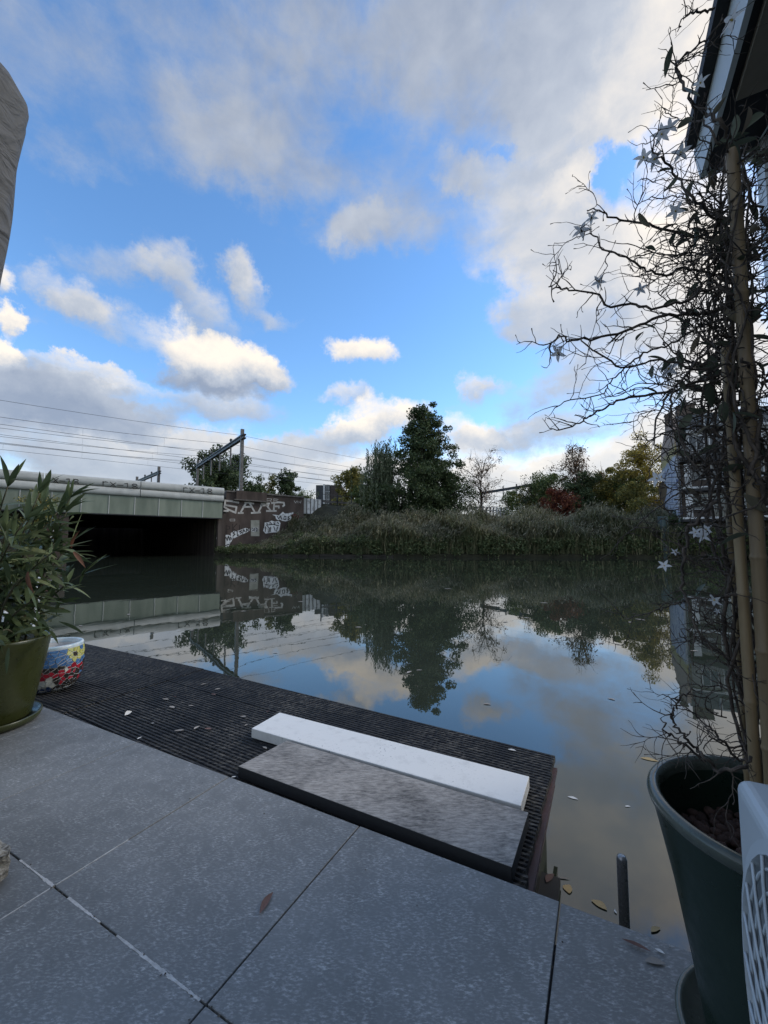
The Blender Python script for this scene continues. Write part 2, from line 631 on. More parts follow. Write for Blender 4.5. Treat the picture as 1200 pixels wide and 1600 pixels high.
tag(mb.build('far_ground', M['ballast']), kind='structure')
# left bank and the railway embankment beyond the bridge
mb = MB()
lb = [RL(-12.7, 0.2, 0), np.array([-28.6, 30, 0]), np.array([-27, 18, 0]), np.array([-24, 4, 0]), np.array([-24, -50, 0])]
vs_ = []
for p in lb:
    for dx, z in ((0, -1.5), (0.02, 0.6), (-4, 1.4), (-12, 2.0), (-160, 2.2)):
        vs_.append((p[0] + dx, p[1], z))
mb.add(vs_, [(i * 5 + j, i * 5 + j + 1, (i + 1) * 5 + j + 1, (i + 1) * 5 + j) for i in range(len(lb) - 1) for j in range(4)])
tag(mb.build('left_bank', M['earth']), kind='structure')
mb = MB()
mb.hexa([RL(-180, 0.6, -1), RL(-13.2, 0.6, -1), RL(-13.2, 60, -1), RL(-180, 60, -1), RL(-180, 0.6, 6.1), RL(-13.2, 0.6, 6.1), RL(-13.2, 60, 6.1), RL(-180, 60, 6.1)])
tag(mb.build('railway_embankment', M['earth']), kind='structure')

# wooden kerb along the water on the far bank
t_ = thing('bank_kerb', 'low dark timber kerb board at the waterline in front of the reeds', 'kerb', tuple(edge_at(-4)))
mb = MB()
for x0, x1 in ((-11, -6.2), (-6.15, -2.0), (-1.95, 0.9)):
    a, c = edge_at(x0), edge_at(x1)
    dd = (c - a) / np.linalg.norm(c - a)
    nn = np.array([dd[1], -dd[0], 0])
    mb = MB()
    mb.box((a + c) / 2 + nn * 0.12 + UP * 0.10, (c - a) / 2, nn * 0.07, UP * 0.11)
    mb.build('kerb_board', M['timber_dark'], t_)

# ---------------------------------------------------------------- bridge
SPAN = 12.6
br = thing('railway_bridge', 'grey green railway bridge with rounded pale parapet over the dark canal passage', 'bridge', tuple(RL(-6, 0, 4)))
DEPTH = 44.0
F0 = -0.9          # girder front, towards the viewer


def prism_along(mb, s0, s1, prof, smooth=False, mi=0, closed=True):
    k_ = len(prof)
    vs_ = [RL(s0, a, z) for a, z in prof] + [RL(s1, a, z) for a, z in prof]
    fs_ = [(i, (i + 1) % k_, (i + 1) % k_ + k_, i + k_) for i in range(k_ if closed else k_ - 1)]
    mb.add(vs_, fs_, mi, smooth)
    if closed:
        mb.add(vs_[:k_], [tuple(range(k_))[::-1]], mi)
        mb.add(vs_[k_:], [tuple(range(k_))], mi)


def bulge(zc, h, depth, front, n=9):
    pts = [(front + 0.55, zc - h / 2)]
    for i in range(n):
        a = -math.pi / 2 + math.pi * i / (n - 1)
        pts.append((front + 0.32 - depth * max(0, math.cos(a)) ** 0.6, zc + h / 2 * math.sin(a)))
    pts.append((front + 0.55, zc + h / 2))
    return pts


LEFT_END = -34.0
seg = [0.35, -7.4, -14.4, -21.4, -28.4, LEFT_END]
for i in range(len(seg) - 1):
    mb = MB()
    prism_along(mb, seg[i + 1] + 0.03, seg[i] - 0.03, bulge(6.80, 0.78, 0.34, F0), True)
    mb.build('parapet_tube', M['cladding'], br)
    mb = MB()
    prism_along(mb, seg[i + 1] + 0.03, seg[i] - 0.03, bulge(6.03, 0.74, 0.30, F0 + 0.02), True)
    mb.build('lower_tube', M['cladding'], br)
PW = 2.02
sp = 0.3
while sp > LEFT_END:
    mb = MB()
    mb.box(RL(sp - PW / 2, F0 + 0.32, 4.80), W * (PW / 2 - 0.035), V * 0.05, UP * 0.84)
    mb.build('side_panel', M['green_panel'], br)
    mb = MB()
    mb.box(RL(sp - PW, F0 + 0.29, 4.80), W * 0.028, V * 0.06, UP * 0.84)
    mb.build('panel_rib', M['cladding'], br)
    sp -= PW
mb = MB()
mb.box(RL((LEFT_END + 0.3) / 2, F0 + 0.45, 4.9), W * (0.3 - LEFT_END) / 2, V * 0.08, UP * 0.95)
mb.box(RL((LEFT_END + 0.3) / 2, F0 + 0.40, 3.91), W * (0.3 - LEFT_END) / 2, V * 0.14, UP * 0.035)
mb.build('edge_beam', M['steel_dark'], br)
mb = MB()
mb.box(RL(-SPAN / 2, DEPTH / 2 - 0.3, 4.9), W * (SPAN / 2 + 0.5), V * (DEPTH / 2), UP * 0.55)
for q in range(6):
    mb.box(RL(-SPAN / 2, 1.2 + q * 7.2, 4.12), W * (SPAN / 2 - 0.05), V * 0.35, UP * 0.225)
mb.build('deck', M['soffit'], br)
mb = MB()
for q in range(5):
    s1 = 0.0
    mb.box(RL(0.40, 4.6 + q * 9.2, 1.35), W * 0.41, V * 4.58, UP * 3.0)
mb.build('abutment', M['abutment'], br)
mb = MB()
mb.box(RL(-SPAN - 0.45, 23, 1.35), W * 0.45, V * 23.4, UP * 3.0)
mb.build('left_abutment', M['abutment'], br)
mb = MB()
mb.box(RL(-SPAN / 2, DEPTH + 0.6, 1.6), W * (SPAN / 2 + 1), V * 0.4, UP * 3.3)
mb.build('passage_blocker', M['abutment'], br)  # added wall, blocks the daylight at the far end of the passage


# graffiti as thin flat strokes standing on the faces they are painted on
def ribbon(mb, pts, wd, nrm, lift, mi=0):
    pts = [np.array(p, float) for p in pts]
    for i in range(len(pts) - 1):
        d = pts[i + 1] - pts[i]
        L = np.linalg.norm(d)
        if L < 1e-6:
            continue
        d = d / L
        sd = np.cross(nrm, d)
        o_ = nrm * (lift + 0.0012 * (i % 5))
        a, c = pts[i] - d * wd * 0.35, pts[i + 1] + d * wd * 0.35
        mb.add([a - sd * wd / 2 + o_, c - sd * wd / 2 + o_, c + sd * wd / 2 + o_, a + sd * wd / 2 + o_], [(0, 1, 2, 3)], mi)


def on_plane(x, y, p0, nrm):
    d = cam_ray(x, y)
    c0 = np.array([0, 0, CAM_Z])
    return c0 + d * (np.dot(p0 - c0, nrm) / np.dot(d, nrm))


TUBE_P, TUBE_N = RL(0, F0 - 0.03, 0), -V
L78 = {'r': [[(0, 0), (0, 1)], [(0, 0.15), (0.45, 0), (0.8, 0.1)]],
       'X': [[(0, 0), (1, 1)], [(1, 0.05), (0, 0.95)]],
       '-': [[(0, 0.5), (1, 0.5)]],
       '7': [[(0, 0.1), (0.5, 0), (0.55, 0.5), (0.4, 1)]],
       '8': [[(0.5, 0.5), (0.05, 0.28), (0.3, 0), (0.8, 0.05), (0.95, 0.3), (0.5, 0.5), (0.02, 0.75), (0.3, 1), (0.8, 0.97), (1, 0.72), (0.5, 0.5)]]}
for (x0, x1, y0, y1, sl_) in ((287, 333, 761.0, 770.0, 2.4), (161, 217, 751.5, 760.5, 4.5), (72, 125, 745.0, 754.5, 3.5)):
    mb = MB()
    wd = (x1 - x0) / 5.4
    for i, ch in enumerate(('r', 'X', '-', '7', '8')):
        for st in L78[ch]:
            pts = []
            for (u_, v_) in st:
                px = x0 + (i + u_ * 0.8) * wd * 1.08
                py = y0 + (y1 - y0) * (0.08 + v_ * 0.84) + sl_ * (px - x0) / (x1 - x0)
                pts.append(on_plane(px, py, TUBE_P, TUBE_N))
            ribbon(mb, pts, 0.06, TUBE_N, 0.02)
    mb.build('graffiti_lettering', M['paint_black'], br)

# ---------------------------------------------------------------- graffiti wing wall
WALL_LEN = 10.3
ww = thing('graffiti_wall', 'brown concrete wing wall beside the bridge covered in white graffiti', 'wall', tuple(RL(5, 0, 0)))
mb = MB()
mb.box(RL(0.86 + (WALL_LEN - 0.86) / 2, 0.6, 3.4), W * (WALL_LEN - 0.86) / 2, V * 0.55, UP * 3.5)
mb.build('wall_body', M['concrete_old'], ww)
mb = MB()
mb.box(RL(1.4, 0.45, 6.98), W * 0.55, V * 0.5, UP * 0.07)
mb.box(RL(7.9, 0.45, 6.98), W * 2.4, V * 0.55, UP * 0.08)
mb.build('coping', M['coping'], ww)
mb = MB()
mb.box(RL(3.6, -0.05, 6.62), W * 1.75, V * 0.25, UP * 0.48)
mb.build('raised_block', M['concrete_old'], ww)
mb = MB()
mb.box(RL(3.55, -0.16, 6.08), W * 1.95, V * 0.2, UP * 0.055)
mb.build('ledge', M['coping'], ww)
mb = MB()
mb.box(RL(0.44, -0.05, 2.2), W * 0.40, V * 0.12, UP * 2.3)
mb.build('corner_pilaster', M['abutment'], ww)
WP, WN_ = RL(0, 0.05, 0), -V


def c8(cx, cy):
    return on_plane(330 + cx / 7.059, 740 + cy / 7.059, WP, WN_)


def strokes(name, sts, wd, mat, lift=0.012, parent=None):
    mb_ = MB()
    for st in sts:
        ribbon(mb_, [c8(*p) for p in st], wd, WN_, lift)
    return mb_.build(name, mat, parent or ww)


def blob(name, pts, mat, lift=0.006, parent=None):
    mb_ = MB()
    P_ = [c8(*p) + WN_ * lift for p in pts]
    mb_.add(P_, [tuple(range(len(P_)))])
    return mb_.build(name, mat, parent or ww)


strokes('graffiti_saaf', [
    [(300, 320), (225, 305), (155, 297), (150, 347), (278, 368), (268, 432), (185, 395), (110, 345), (128, 410), (185, 412)],
    [(375, 322), (420, 320), (465, 330)], [(385, 322), (322, 432)], [(300, 434), (350, 434)], [(425, 325), (482, 430)], [(352, 368), (445, 366)],
    [(445, 434), (540, 428)], [(570, 325), (520, 428)], [(555, 328), (640, 330)], [(598, 332), (658, 412)], [(545, 352), (632, 350)],
    [(612, 412), (715, 412)], [(695, 330), (688, 410)], [(668, 325), (740, 316), (800, 320), (805, 348), (790, 360)], [(695, 362), (745, 360), (745, 378)]],
    0.20, M['paint_grey'])
strokes('graffiti_small_letters', [[(615, 272), (613, 322)], [(615, 275), (668, 280), (655, 300), (615, 300)], [(652, 300), (668, 322)],
                                   [(690, 276), (690, 316)], [(690, 278), (738, 284)], [(690, 298), (728, 300)], [(690, 316), (735, 318)]], 0.06, M['paint_grey'])
strokes('graffiti_dark_letters', [[(82, 568), (110, 665), (145, 570)], [(168, 570), (166, 655)], [(168, 574), (203, 585), (203, 610), (166, 618)],
                                  [(236, 558), (236, 645)], [(284, 552), (236, 604), (290, 642)], [(312, 568), (313, 622)], [(313, 638), (314, 644)]], 0.10, M['paint_dark'])
strokes('vent_frame', [[(207, 502), (260, 502)], [(207, 522), (260, 522)], [(207, 502), (207, 522)], [(260, 502), (260, 522)]], 0.05, M['paint_grey'])
mb = MB()
q = [c8(437, 514), c8(531, 514), c8(531, 690), c8(437, 690)]
mb.hexa([q[3] + WN_ * 0.03, q[2] + WN_ * 0.03, q[2] - WN_ * 0.01, q[3] - WN_ * 0.01, q[0] + WN_ * 0.03, q[1] + WN_ * 0.03, q[1] - WN_ * 0.01, q[0] - WN_ * 0.01])
mb.build('hatch_door', M['door_pale'], ww)


def throwup(name, outline, inner, wd=0.10, lift=0.01):
    o_ = blob(name, outline, M['paint_white'], lift)
    strokes('outline', inner, wd, M['paint_black'], lift + 0.006, o_)


throwup('graffiti_white_bubble', [(58, 705), (95, 685), (140, 678), (185, 675), (225, 690), (238, 715), (225, 745), (205, 775), (190, 808), (150, 818), (100, 815), (80, 790), (75, 760), (62, 740)],
        [[(95, 700), (120, 715), (95, 735)], [(130, 690), (130, 740), (150, 730), (150, 700)], [(175, 740), (190, 690), (205, 735)], [(70, 720), (85, 735)],
         [(80, 785), (115, 778), (160, 792), (195, 780)], [(160, 705), (170, 725)], [(212, 700), (222, 725)], [(85, 750), (110, 745)]])
throwup('graffiti_white_slean', [(215, 660), (240, 635), (290, 632), (330, 615), (380, 600), (420, 608), (420, 632), (380, 655), (330, 672), (290, 695), (250, 715), (222, 700)],
        [[(262, 640), (240, 655), (262, 668), (240, 690)], [(285, 640), (288, 685), (305, 675)], [(335, 630), (318, 640), (335, 650), (322, 664)], [(345, 660), (360, 618), (374, 645)],
         [(388, 642), (388, 610), (408, 632), (408, 606)]])
throwup('graffiti_white_oed', [(438, 605), (460, 596), (490, 592), (517, 600), (517, 635), (490, 640), (455, 642), (440, 635)],
        [[(448, 605), (460, 602), (464, 630), (450, 632), (446, 606)], [(488, 600), (473, 602), (474, 634), (490, 632)], [(474, 616), (486, 615)], [(497, 600), (511, 610), (509, 630), (496, 634), (497, 600)]], 0.075, 0.05)
throwup('graffiti_white_bubble', [(572, 630), (588, 575), (590, 540), (630, 535), (665, 518), (700, 530), (745, 522), (765, 545), (758, 580), (752, 620), (735, 650), (690, 648), (640, 655), (600, 662)],
        [[(600, 585), (595, 640)], [(620, 580), (640, 600), (635, 645)], [(655, 590), (650, 640)], [(690, 585), (705, 630)], [(730, 590), (720, 635)], [(605, 570), (680, 560), (745, 575)],
         [(615, 545), (620, 565)], [(650, 535), (665, 555)], [(690, 540), (700, 560)], [(730, 535), (745, 555)]])
throwup('graffiti_white_tag', [(672, 452), (715, 455), (745, 462), (790, 420), (812, 440), (850, 438), (905, 425), (905, 445), (870, 455), (888, 485), (870, 515), (820, 528), (780, 520), (755, 505), (740, 515), (715, 500), (708, 470)],
        [[(728, 470), (745, 500), (760, 468), (778, 505)], [(805, 470), (800, 505), (822, 505), (824, 472), (805, 470)], [(862, 470), (845, 478), (862, 495), (845, 510)]])
blob('graffiti_red_patch', [(888, 470), (910, 450), (945, 446), (968, 458), (960, 490), (935, 505), (915, 525), (895, 505)], M['paint_red'])
strokes('graffiti_pale_scrawl', [[(915, 300), (930, 325), (945, 300), (960, 325)], [(965, 305), (985, 325), (990, 298)]], 0.05, M['paint_grey'])

# steel panel fence on from the wall
pf = thing('panel_fence', 'grey steel panel fence with white spray paint at the end of the graffiti wall', 'fence', tuple(RL(11.2, 0, 5)))
for i in range(5):
    mb = MB()
    mb.box(RL(WALL_LEN + 0.25 + i * 0.52, 0.3, 5.95), W * 0.235, V * 0.02, UP * 0.95)
    mb.build('fence_panel', M['paint_white'] if i else M['cladding'], pf)
for i in range(6):
    mb = MB()
    mb.box(RL(WALL_LEN + i * 0.52, 0.24, 5.9), W * 0.03, V * 0.05, UP * 1.05)
    mb.build('post', M['steel_grey'], pf)

# sign on the left abutment
sg = thing('waterway_sign', 'small red framed white sign with stripes on the wall left of the bridge passage', 'sign', tuple(at_y(85, 834, 34.5)))
sp_ = at_y(85, 834, 33.6)
mb = MB()
mb.box(sp_, W * 0.42, V * 0.03, UP * 0.42)
mb.build('sign_frame', M['paint_red'], sg)
mb = MB()
mb.box(sp_ - V * 0.035, W * 0.33, V * 0.012, UP * 0.33)
mb.build('sign_face', M['paint_white'], sg)
mb = MB()
for q in (-0.17, 0.0, 0.16):
    mb.box(sp_ - V * 0.05 + UP * q, W * 0.24, V * 0.006, UP * 0.035)
mb.build('stripe', M['paint_dark'], sg)
mb = MB()
mb.box(RL(-SPAN - 0.4 - 9, -0.3, 1.0), W * 9, V * 0.3, UP * 1.6)
tag(mb.build('quay_wall', M['concrete_old']), 'low reddish brown quay wall left of the bridge behind the oleander', 'wall')

# ---------------------------------------------------------------- overhead line portals and wires


def portal(pr, plft, ztop, zbeam, zbase, hangers, label, pw=0.17):
    pr, plft = np.array(pr, float), np.array(plft, float)
    d = plft - pr
    L = np.linalg.norm(d)
    d /= L
    dz = np.array([d[1], -d[0], 0])
    t_ = thing('overhead_line_portal', label, 'catenary portal', (pr[0], pr[1], zbase), 'portals carrying the railway overhead line')
    for q in (pr, plft):
        mb = MB()
        mb.box((q[0], q[1], (ztop + zbase) / 2), d * pw, dz * pw, UP * (ztop - zbase) / 2)
        mb.build('post', M['steel_grey'], t_)
    mb = MB()
    c = (pr + plft) / 2
    for sgn in (1, -1):
        mb.box((c[0], c[1], zbeam + sgn * 0.2), d * (L / 2 + 0.8), dz * 0.2, UP * 0.07)
    k_ = int(L / 0.9)
    for i in range(k_):
        a = pr + d * (i * L / k_)
        e_ = pr + d * ((i + 1) * L / k_)
        mb.tube([(a[0], a[1], zbeam - 0.15 + 0.3 * (i % 2)), (e_[0], e_[1], zbeam + 0.15 - 0.3 * (i % 2))], 0.05, 4)
    mb.box((c[0], c[1], zbeam), d * (L / 2 + 0.7), dz * 0.1, UP * 0.2)
    mb.build('beam', M['steel_dark'], t_)
    for fr in hangers:
        a = pr + d * L * fr
        mb = MB()
        mb.box((a[0], a[1], zbeam - 1.35), d * 0.08, dz * 0.08, UP * 1.2)
        mb.build('hanger', M['steel_grey'], t_)
        mb = MB()
        mb.lathe((a[0], a[1], zbeam + 0.3), [(0.0, 0), (0.16, 0.02), (0.1, 0.12), (0.2, 0.2), (0.1, 0.3), (0.2, 0.38), (0, 0.5)], 8)
        mb.build('insulator', M['steel_dark'], t_)
    if hangers:
        a = pr + d * 3.0
        mb = MB()
        mb.tube([(pr[0], pr[1], zbeam - 2.4), (a[0], a[1], zbeam - 3.0)], 0.06, 5)
        mb.build('strut', M['steel_dark'], t_)
    return t_


PA = at_y(378, 700, 46.0)[:2].tolist() + [0]
PB = at_y(309, 730, 63.5)[:2].tolist() + [0]
portal(PA, PB, 14.35, 13.4, 5.9, (0.2, 0.42, 0.62, 0.82), 'nearest overhead line portal standing on the graffiti wall above the bridge')
P2 = at_y(248, 740, 72)[:2].tolist() + [0]
P3 = at_y(214, 750, 83)[:2].tolist() + [0]
portal(P2, P3, 15.0, 13.9, 5.9, (0.3, 0.6), 'small distant overhead line portal seen low above the bridge parapet', 0.2)
P4 = at_y(835, 760, 82)[:2].tolist() + [0]
P5 = at_y(752, 770, 96)[:2].tolist() + [0]
portal(P4, P5, 13.9, 13.2, 3.0, (0.3, 0.55), 'far overhead line portal half hidden between the bare birch and the bushes', 0.2)
pa, pb = np.array(PA), np.array(PB)
pd = (pb - pa) / np.linalg.norm(pb - pa)
LP = float(np.linalg.norm(pb - pa))
tracks = [0.2, 0.42, 0.62, 0.82]
for i, fr in enumerate(tracks):
    base = pa + pd * LP * fr
    wt = thing('overhead_wires', ['overhead line wires of the nearest track, highest in the sky', 'overhead line wires of the second track from the front',
                                  'overhead line wires of the third track from the front', 'overhead line wires of the farthest track, lowest in the sky'][i],
               'overhead wires', (base[0], base[1], 12), 'overhead line wires along the railway')
    spans = [(-44, 0), (0, 52), (52, 104), (104, 156)]
    mbm, mbc, mbd = MB(), MB(), MB()
    for (k0, k1) in spans:
        pts = []
        for q in range(13):
            f_ = q / 12
            p = base + W * (k0 + (k1 - k0) * f_)
            z = 13.5 - 3.2 * f_ * (1 - f_)
            pts.append((p[0], p[1], z))
            if 0 < q < 12 and q % 2 == 0:
                mbd.tube([(p[0], p[1], z), (p[0], p[1], 12.05)], 0.007, 3)
        mbm.tube(pts, 0.019, 4)
        mbc.tube([(*(base + W * k0)[:2], 12.05), (*(base + W * k1)[:2], 12.05)], 0.019, 4)
    mbm.build('messenger_wire', M['wire'], wt)
    mbc.build('contact_wire', M['wire'], wt)
    mbd.build('dropper', M['wire'], wt)
for i, (off, z) in enumerate(((0.5, 13.75), (LP - 0.5, 13.9))):
    base = pa + pd * off
    mb = MB()
    for (k0, k1) in [(-44, 0), (0, 52), (52, 104)]:
        pts = []
        for q in range(13):
            f_ = q / 12
            p = base + W * (k0 + (k1 - k0) * f_)
            pts.append((p[0], p[1], z - 2.0 * f_ * (1 - f_)))
        mb.tube(pts, 0.016, 4)
    tag(mb.build('feeder_wire', M['wire']), ['thin feeder wire running past the top of the near portal post', 'thin feeder wire running past the top of the far portal post'][i], 'wire', 'feeder wires')
# rails on the deck
mb = MB()
mb.box(RL(35, 12.5, 6.28), W * 85, V * 12, UP * 0.1)
tag(mb.build('track_ballast', M['ballast']), kind='structure')

# guard rail and fences on the embankment
gr_ = thing('guard_rail', 'low grey guard rail with posts on the embankment beside the glass building', 'railing', tuple(RL(18, -1, 6)))
mb = MB()
GA, GB = RL(13.2, 0.6, 6.75), RL(27, 0.6, 6.75)
mb.box((GA + GB) / 2, (GB - GA) / 2, V * 0.05, UP * 0.13)
mb.build('rail', M['steel_grey'], gr_)
mb = MB()
mb.box((GA + GB) / 2 + UP * 0.9, (GB - GA) / 2, V * 0.03, UP * 0.03)
mb.build('top_rail', M['steel_grey'], gr_)
for i in range(7):
    mb = MB()
    mb.box(GA + (GB - GA) * i / 6 - UP * 0.1 - V * 0.1, W * 0.06, V * 0.06, UP * (1.05 if i % 3 else 1.9))
    mb.build('post', M['steel_dark'], gr_)

# glass fronted office block by the railway
ob = thing('office_block', 'small dark brick office block with a glazed corner behind the railway', 'building', tuple(at_y(510, 795, 92)))
M['brick_dark'] = simple('dark_brick', (0.05, 0.04, 0.036), (0.09, 0.072, 0.064), 3, 0.9)
M['wall_grey'] = simple('slate_cladding', (0.055, 0.06, 0.066), (0.085, 0.09, 0.096), 3, 0.8)
m, t, b, o = new_mat('window_glass')
b.inputs['Base Color'].default_value = (0.03, 0.04, 0.045, 1)
b.inputs['Roughness'].default_value = 0.06
b.inputs['IOR'].default_value = 1.7
M['glass'] = m
M['frame_white'] = simple('white_frame', (0.55, 0.56, 0.56), (0.68, 0.69, 0.69), 3, 0.5)


def ob_pt(x, y, Y=92.0):
    return at_y(x, y, Y)


def slab(mb, x0, x1, y0, y1, Y, dep, mi=0):
    a, c = at_y(x0, y1, Y), at_y(x1, y0, Y)
    mb.hexa([(a[0], Y, a[2]), (c[0], Y, a[2]), (c[0], Y + dep, a[2]), (a[0], Y + dep, a[2]), (a[0], Y, c[2]), (c[0], Y, c[2]), (c[0], Y + dep, c[2]), (a[0], Y + dep, c[2])], mi)


mb = MB(); slab(mb, 493, 504, 758, 812, 92, 12); mb.build('side_wing', M['wall_grey'], ob)
mb = MB(); slab(mb, 504.2, 507.5, 756.5, 812, 91.5, 8); mb.build('glazed_corner', M['frame_white'], ob)
mb = MB(); slab(mb, 507.6, 515.5, 757.5, 812, 91.8, 8); mb.build('glazing', M['glass'], ob)
for x_ in (510.2, 513.0):
    mb = MB(); slab(mb, x_, x_ + 0.4, 757.5, 812, 91.7, 0.08); mb.build('mullion', M['frame_white'], ob)
for y_ in (768, 780):
    mb = MB(); slab(mb, 507.6, 515.5, y_, y_ + 0.5, 91.7, 0.08); mb.build('transom', M['frame_white'], ob)
mb = MB(); slab(mb, 515.6, 534, 758, 812, 92, 12); mb.build('brick_wing', M['brick_dark'], ob)

# ---------------------------------------------------------------- vegetation of the far bank
M['reed'] = leaf_mat('reed_blades', [(0.0, (0.097, 0.111, 0.056)), (0.55, (0.152, 0.168, 0.086)), (0.85, (0.259, 0.248, 0.140)), (1.0, (0.408, 0.355, 0.216))], 0.8, 0.2)
M['plume'] = leaf_mat('reed_plumes', [(0.0, (0.143, 0.149, 0.097)), (0.7, (0.253, 0.248, 0.176)), (1.0, (0.363, 0.330, 0.242))], 0.9, 0.3)
M['bramble'] = leaf_mat('bramble_leaves', [(0.0, (0.052, 0.079, 0.032)), (0.7, (0.116, 0.152, 0.066)), (1.0, (0.209, 0.209, 0.093))], 0.6, 0.2)


def ground_at(x, y):
    # bank height under a point
    p = np.array([x, y, 0.0])
    xs = [q[0] for q in EDGE]
    lo, hi = x - 20, x + 260
    u = x
    for _ in range(12):
        e_ = edge_at(u)
        r = np.dot(p - e_, V)
        q = e_ + V * r
        u += (x - q[0])
    return bank_z(p, max(r, 0)), r


def reeds():
    N = 17000
    pts = []
    while len(pts) < N:
        u = rng.uniform(-17.5, 52)
        r = rng.uniform(0.05, 13) ** 1.0
        if r > 5 and rng.random() < 0.25:
            continue
        e_ = edge_at(u)
        p = e_ + V * r
        vo = np.dot(p - R0, V)
        if vo > -0.4:
            continue
        s = np.dot(p - R0, W)
        pts.append((p[0], p[1], bank_z(p, r), r, s))
    P = np.array(pts)
    clump = 0.66 + 0.72 * (np.sin(P[:, 0] * 0.9 + 2 * np.sin(P[:, 1] * 0.5)) * 0.5 + 0.5) * (np.sin(P[:, 0] * 2.3 + P[:, 1] * 1.7) * 0.3 + 0.7)
    H = np.where(P[:, 3] < 5, 2.35, 1.9) * clump * rng.uniform(0.75, 1.15, N)
    H *= np.clip((P[:, 4] - 1.0) / 10.0, 0.12, 1.0)      # low by the wall
    H = np.where(P[:, 4] > 24, H * 1.12, H)
    # stalks with drooping blades
    NB = 5
    out = []
    for bI in range(NB):
        a = rng.uniform(0, 2 * math.pi, N)
        dirx = np.stack([np.cos(a), np.sin(a), np.zeros(N)], 1)
        lean = rng.uniform(0.08, 0.5, N)[:, None]
        base = P[:, :3] + rng.normal(0, 0.12, (N, 3)) * np.array([1, 1, 0])
        h = (H * rng.uniform(0.6, 1.05, N))[:, None]
        wdt = rng.uniform(0.025, 0.06, N)[:, None]
        side = np.stack([-np.sin(a), np.cos(a), np.zeros(N)], 1)
        cs = []
        for f_, dz, ws_ in ((0.0, 0.0, 0.6), (0.5, 0.55, 1.0), (0.85, 0.92, 0.8), (1.15, 0.95 - 0.25 * rng.random(), 0.1)):
            c = base + dirx * h * lean * f_ ** 2 + UP * h * dz
            cs.append(np.stack([c - side * wdt * ws_, c + side * wdt * ws_], 1))
        out.append(np.stack(cs, 1))
    o_ = strips_mesh('reeds', np.concatenate(out), M['reed'])
    tag(o_, 'dense grey green reeds lining the whole far bank', 'reeds', kind='stuff')
    # plumes: tufts of short soft strokes at the tops
    sel = np.where(rng.random(N) < 0.75)[0]
    out = []
    for q in range(7):
        n_ = len(sel)
        a = rng.uniform(0, 2 * math.pi, n_)
        dirx = np.stack([np.cos(a), np.sin(a), np.zeros(n_)], 1)
        side = np.stack([-np.sin(a), np.cos(a), np.zeros(n_)], 1)
        lean_dir = np.array([0.75, -0.2, 0])
        c0 = P[sel, :3] + UP * (H[sel] * rng.uniform(0.88, 1.06, n_))[:, None] + rng.normal(0, 0.1, (n_, 3))
        ln = rng.uniform(0.16, 0.42, n_)[:, None]
        wd = rng.uniform(0.025, 0.06, n_)[:, None]
        c1 = c0 + dirx * ln * 0.45 + lean_dir * ln * 0.5 + UP * ln * rng.uniform(-0.2, 0.8, n_)[:, None]
        out.append(np.stack([np.stack([c0 - side * wd, c0 + side * wd], 1), np.stack([c1 - side * wd * 0.3, c1 + side * wd * 0.3], 1)], 1))
    o2 = strips_mesh('reed_plumes', np.concatenate(out), M['plume'])
    tag(o2, 'pale feathery seed plumes along the top of the reeds', 'reed plumes', kind='stuff')


reeds()


def leaf_cloud(name, centers, radii, per, size, mat, parent=None, flat=0.75, aspect=0.55):
    """rhombus leaves spread through lumpy clumps"""
    C_ = np.repeat(np.array(centers, float), per, axis=0)
    R_ = np.repeat(np.array(radii, float), per)
    N = len(C_)
    d = rng.normal(size=(N, 3))
    d /= np.linalg.norm(d, axis=1)[:, None]
    rr = rng.random(N) ** 0.45
    p = C_ + d * (R_ * rr)[:, None] * np.array([1, 1, flat])
    a = rng.normal(size=(N, 3))
    a[:, 2] -= 0.35
    a /= np.linalg.norm(a, axis=1)[:, None]
    q = np.cross(a, rng.normal(size=(N, 3)))
    q /= np.linalg.norm(q, axis=1)[:, None]
    s = (size * rng.uniform(0.6, 1.3, N))[:, None]
    Vv = np.stack([p - a * s * 0.5, p + q * s * aspect * 0.5, p + a * s * 0.5, p - q * s * aspect * 0.5], 1)
    return quads_mesh(name, Vv, 4, mat, parent)


# brambles at the foot of the graffiti wall
cs, rs_ = [], []
for i in range(190):
    u = rng.uniform(-17.4, -7)
    r = rng.uniform(0.0, 4.2)
    p = edge_at(u) + V * r
    if np.dot(p - R0, V) > -0.3:
        continue
    rad = rng.uniform(0.25, 0.6)
    cs.append((p[0], p[1], bank_z(p, r) + rad * rng.uniform(0.2, 1.1)))
    rs_.append(rad)
tag(leaf_cloud('brambles', cs, rs_, 130, 0.16, M['bramble']), 'dark bramble thicket at the foot of the graffiti wall', 'brambles', kind='stuff')
# dark leafy undergrowth between the reeds
cs, rs_ = [], []
for i in range(720):
    u = rng.uniform(-9, 50)
    r = rng.uniform(-0.25, 9) if i % 3 == 0 else rng.uniform(-0.45, 1.4)
    p = edge_at(u) + V * r
    if np.dot(p - R0, V) > -0.6:
        continue
    rad = rng.uniform(0.35, 0.9)
    cs.append((p[0], p[1], max(0.3, bank_z(p, r)) + rng.uniform(0.1, 1.4)))
    rs_.append(rad)
tag(leaf_cloud('undergrowth', cs, rs_, 100, 0.2, M['bramble']), 'dark leafy undergrowth between the reeds', 'undergrowth', kind='stuff')

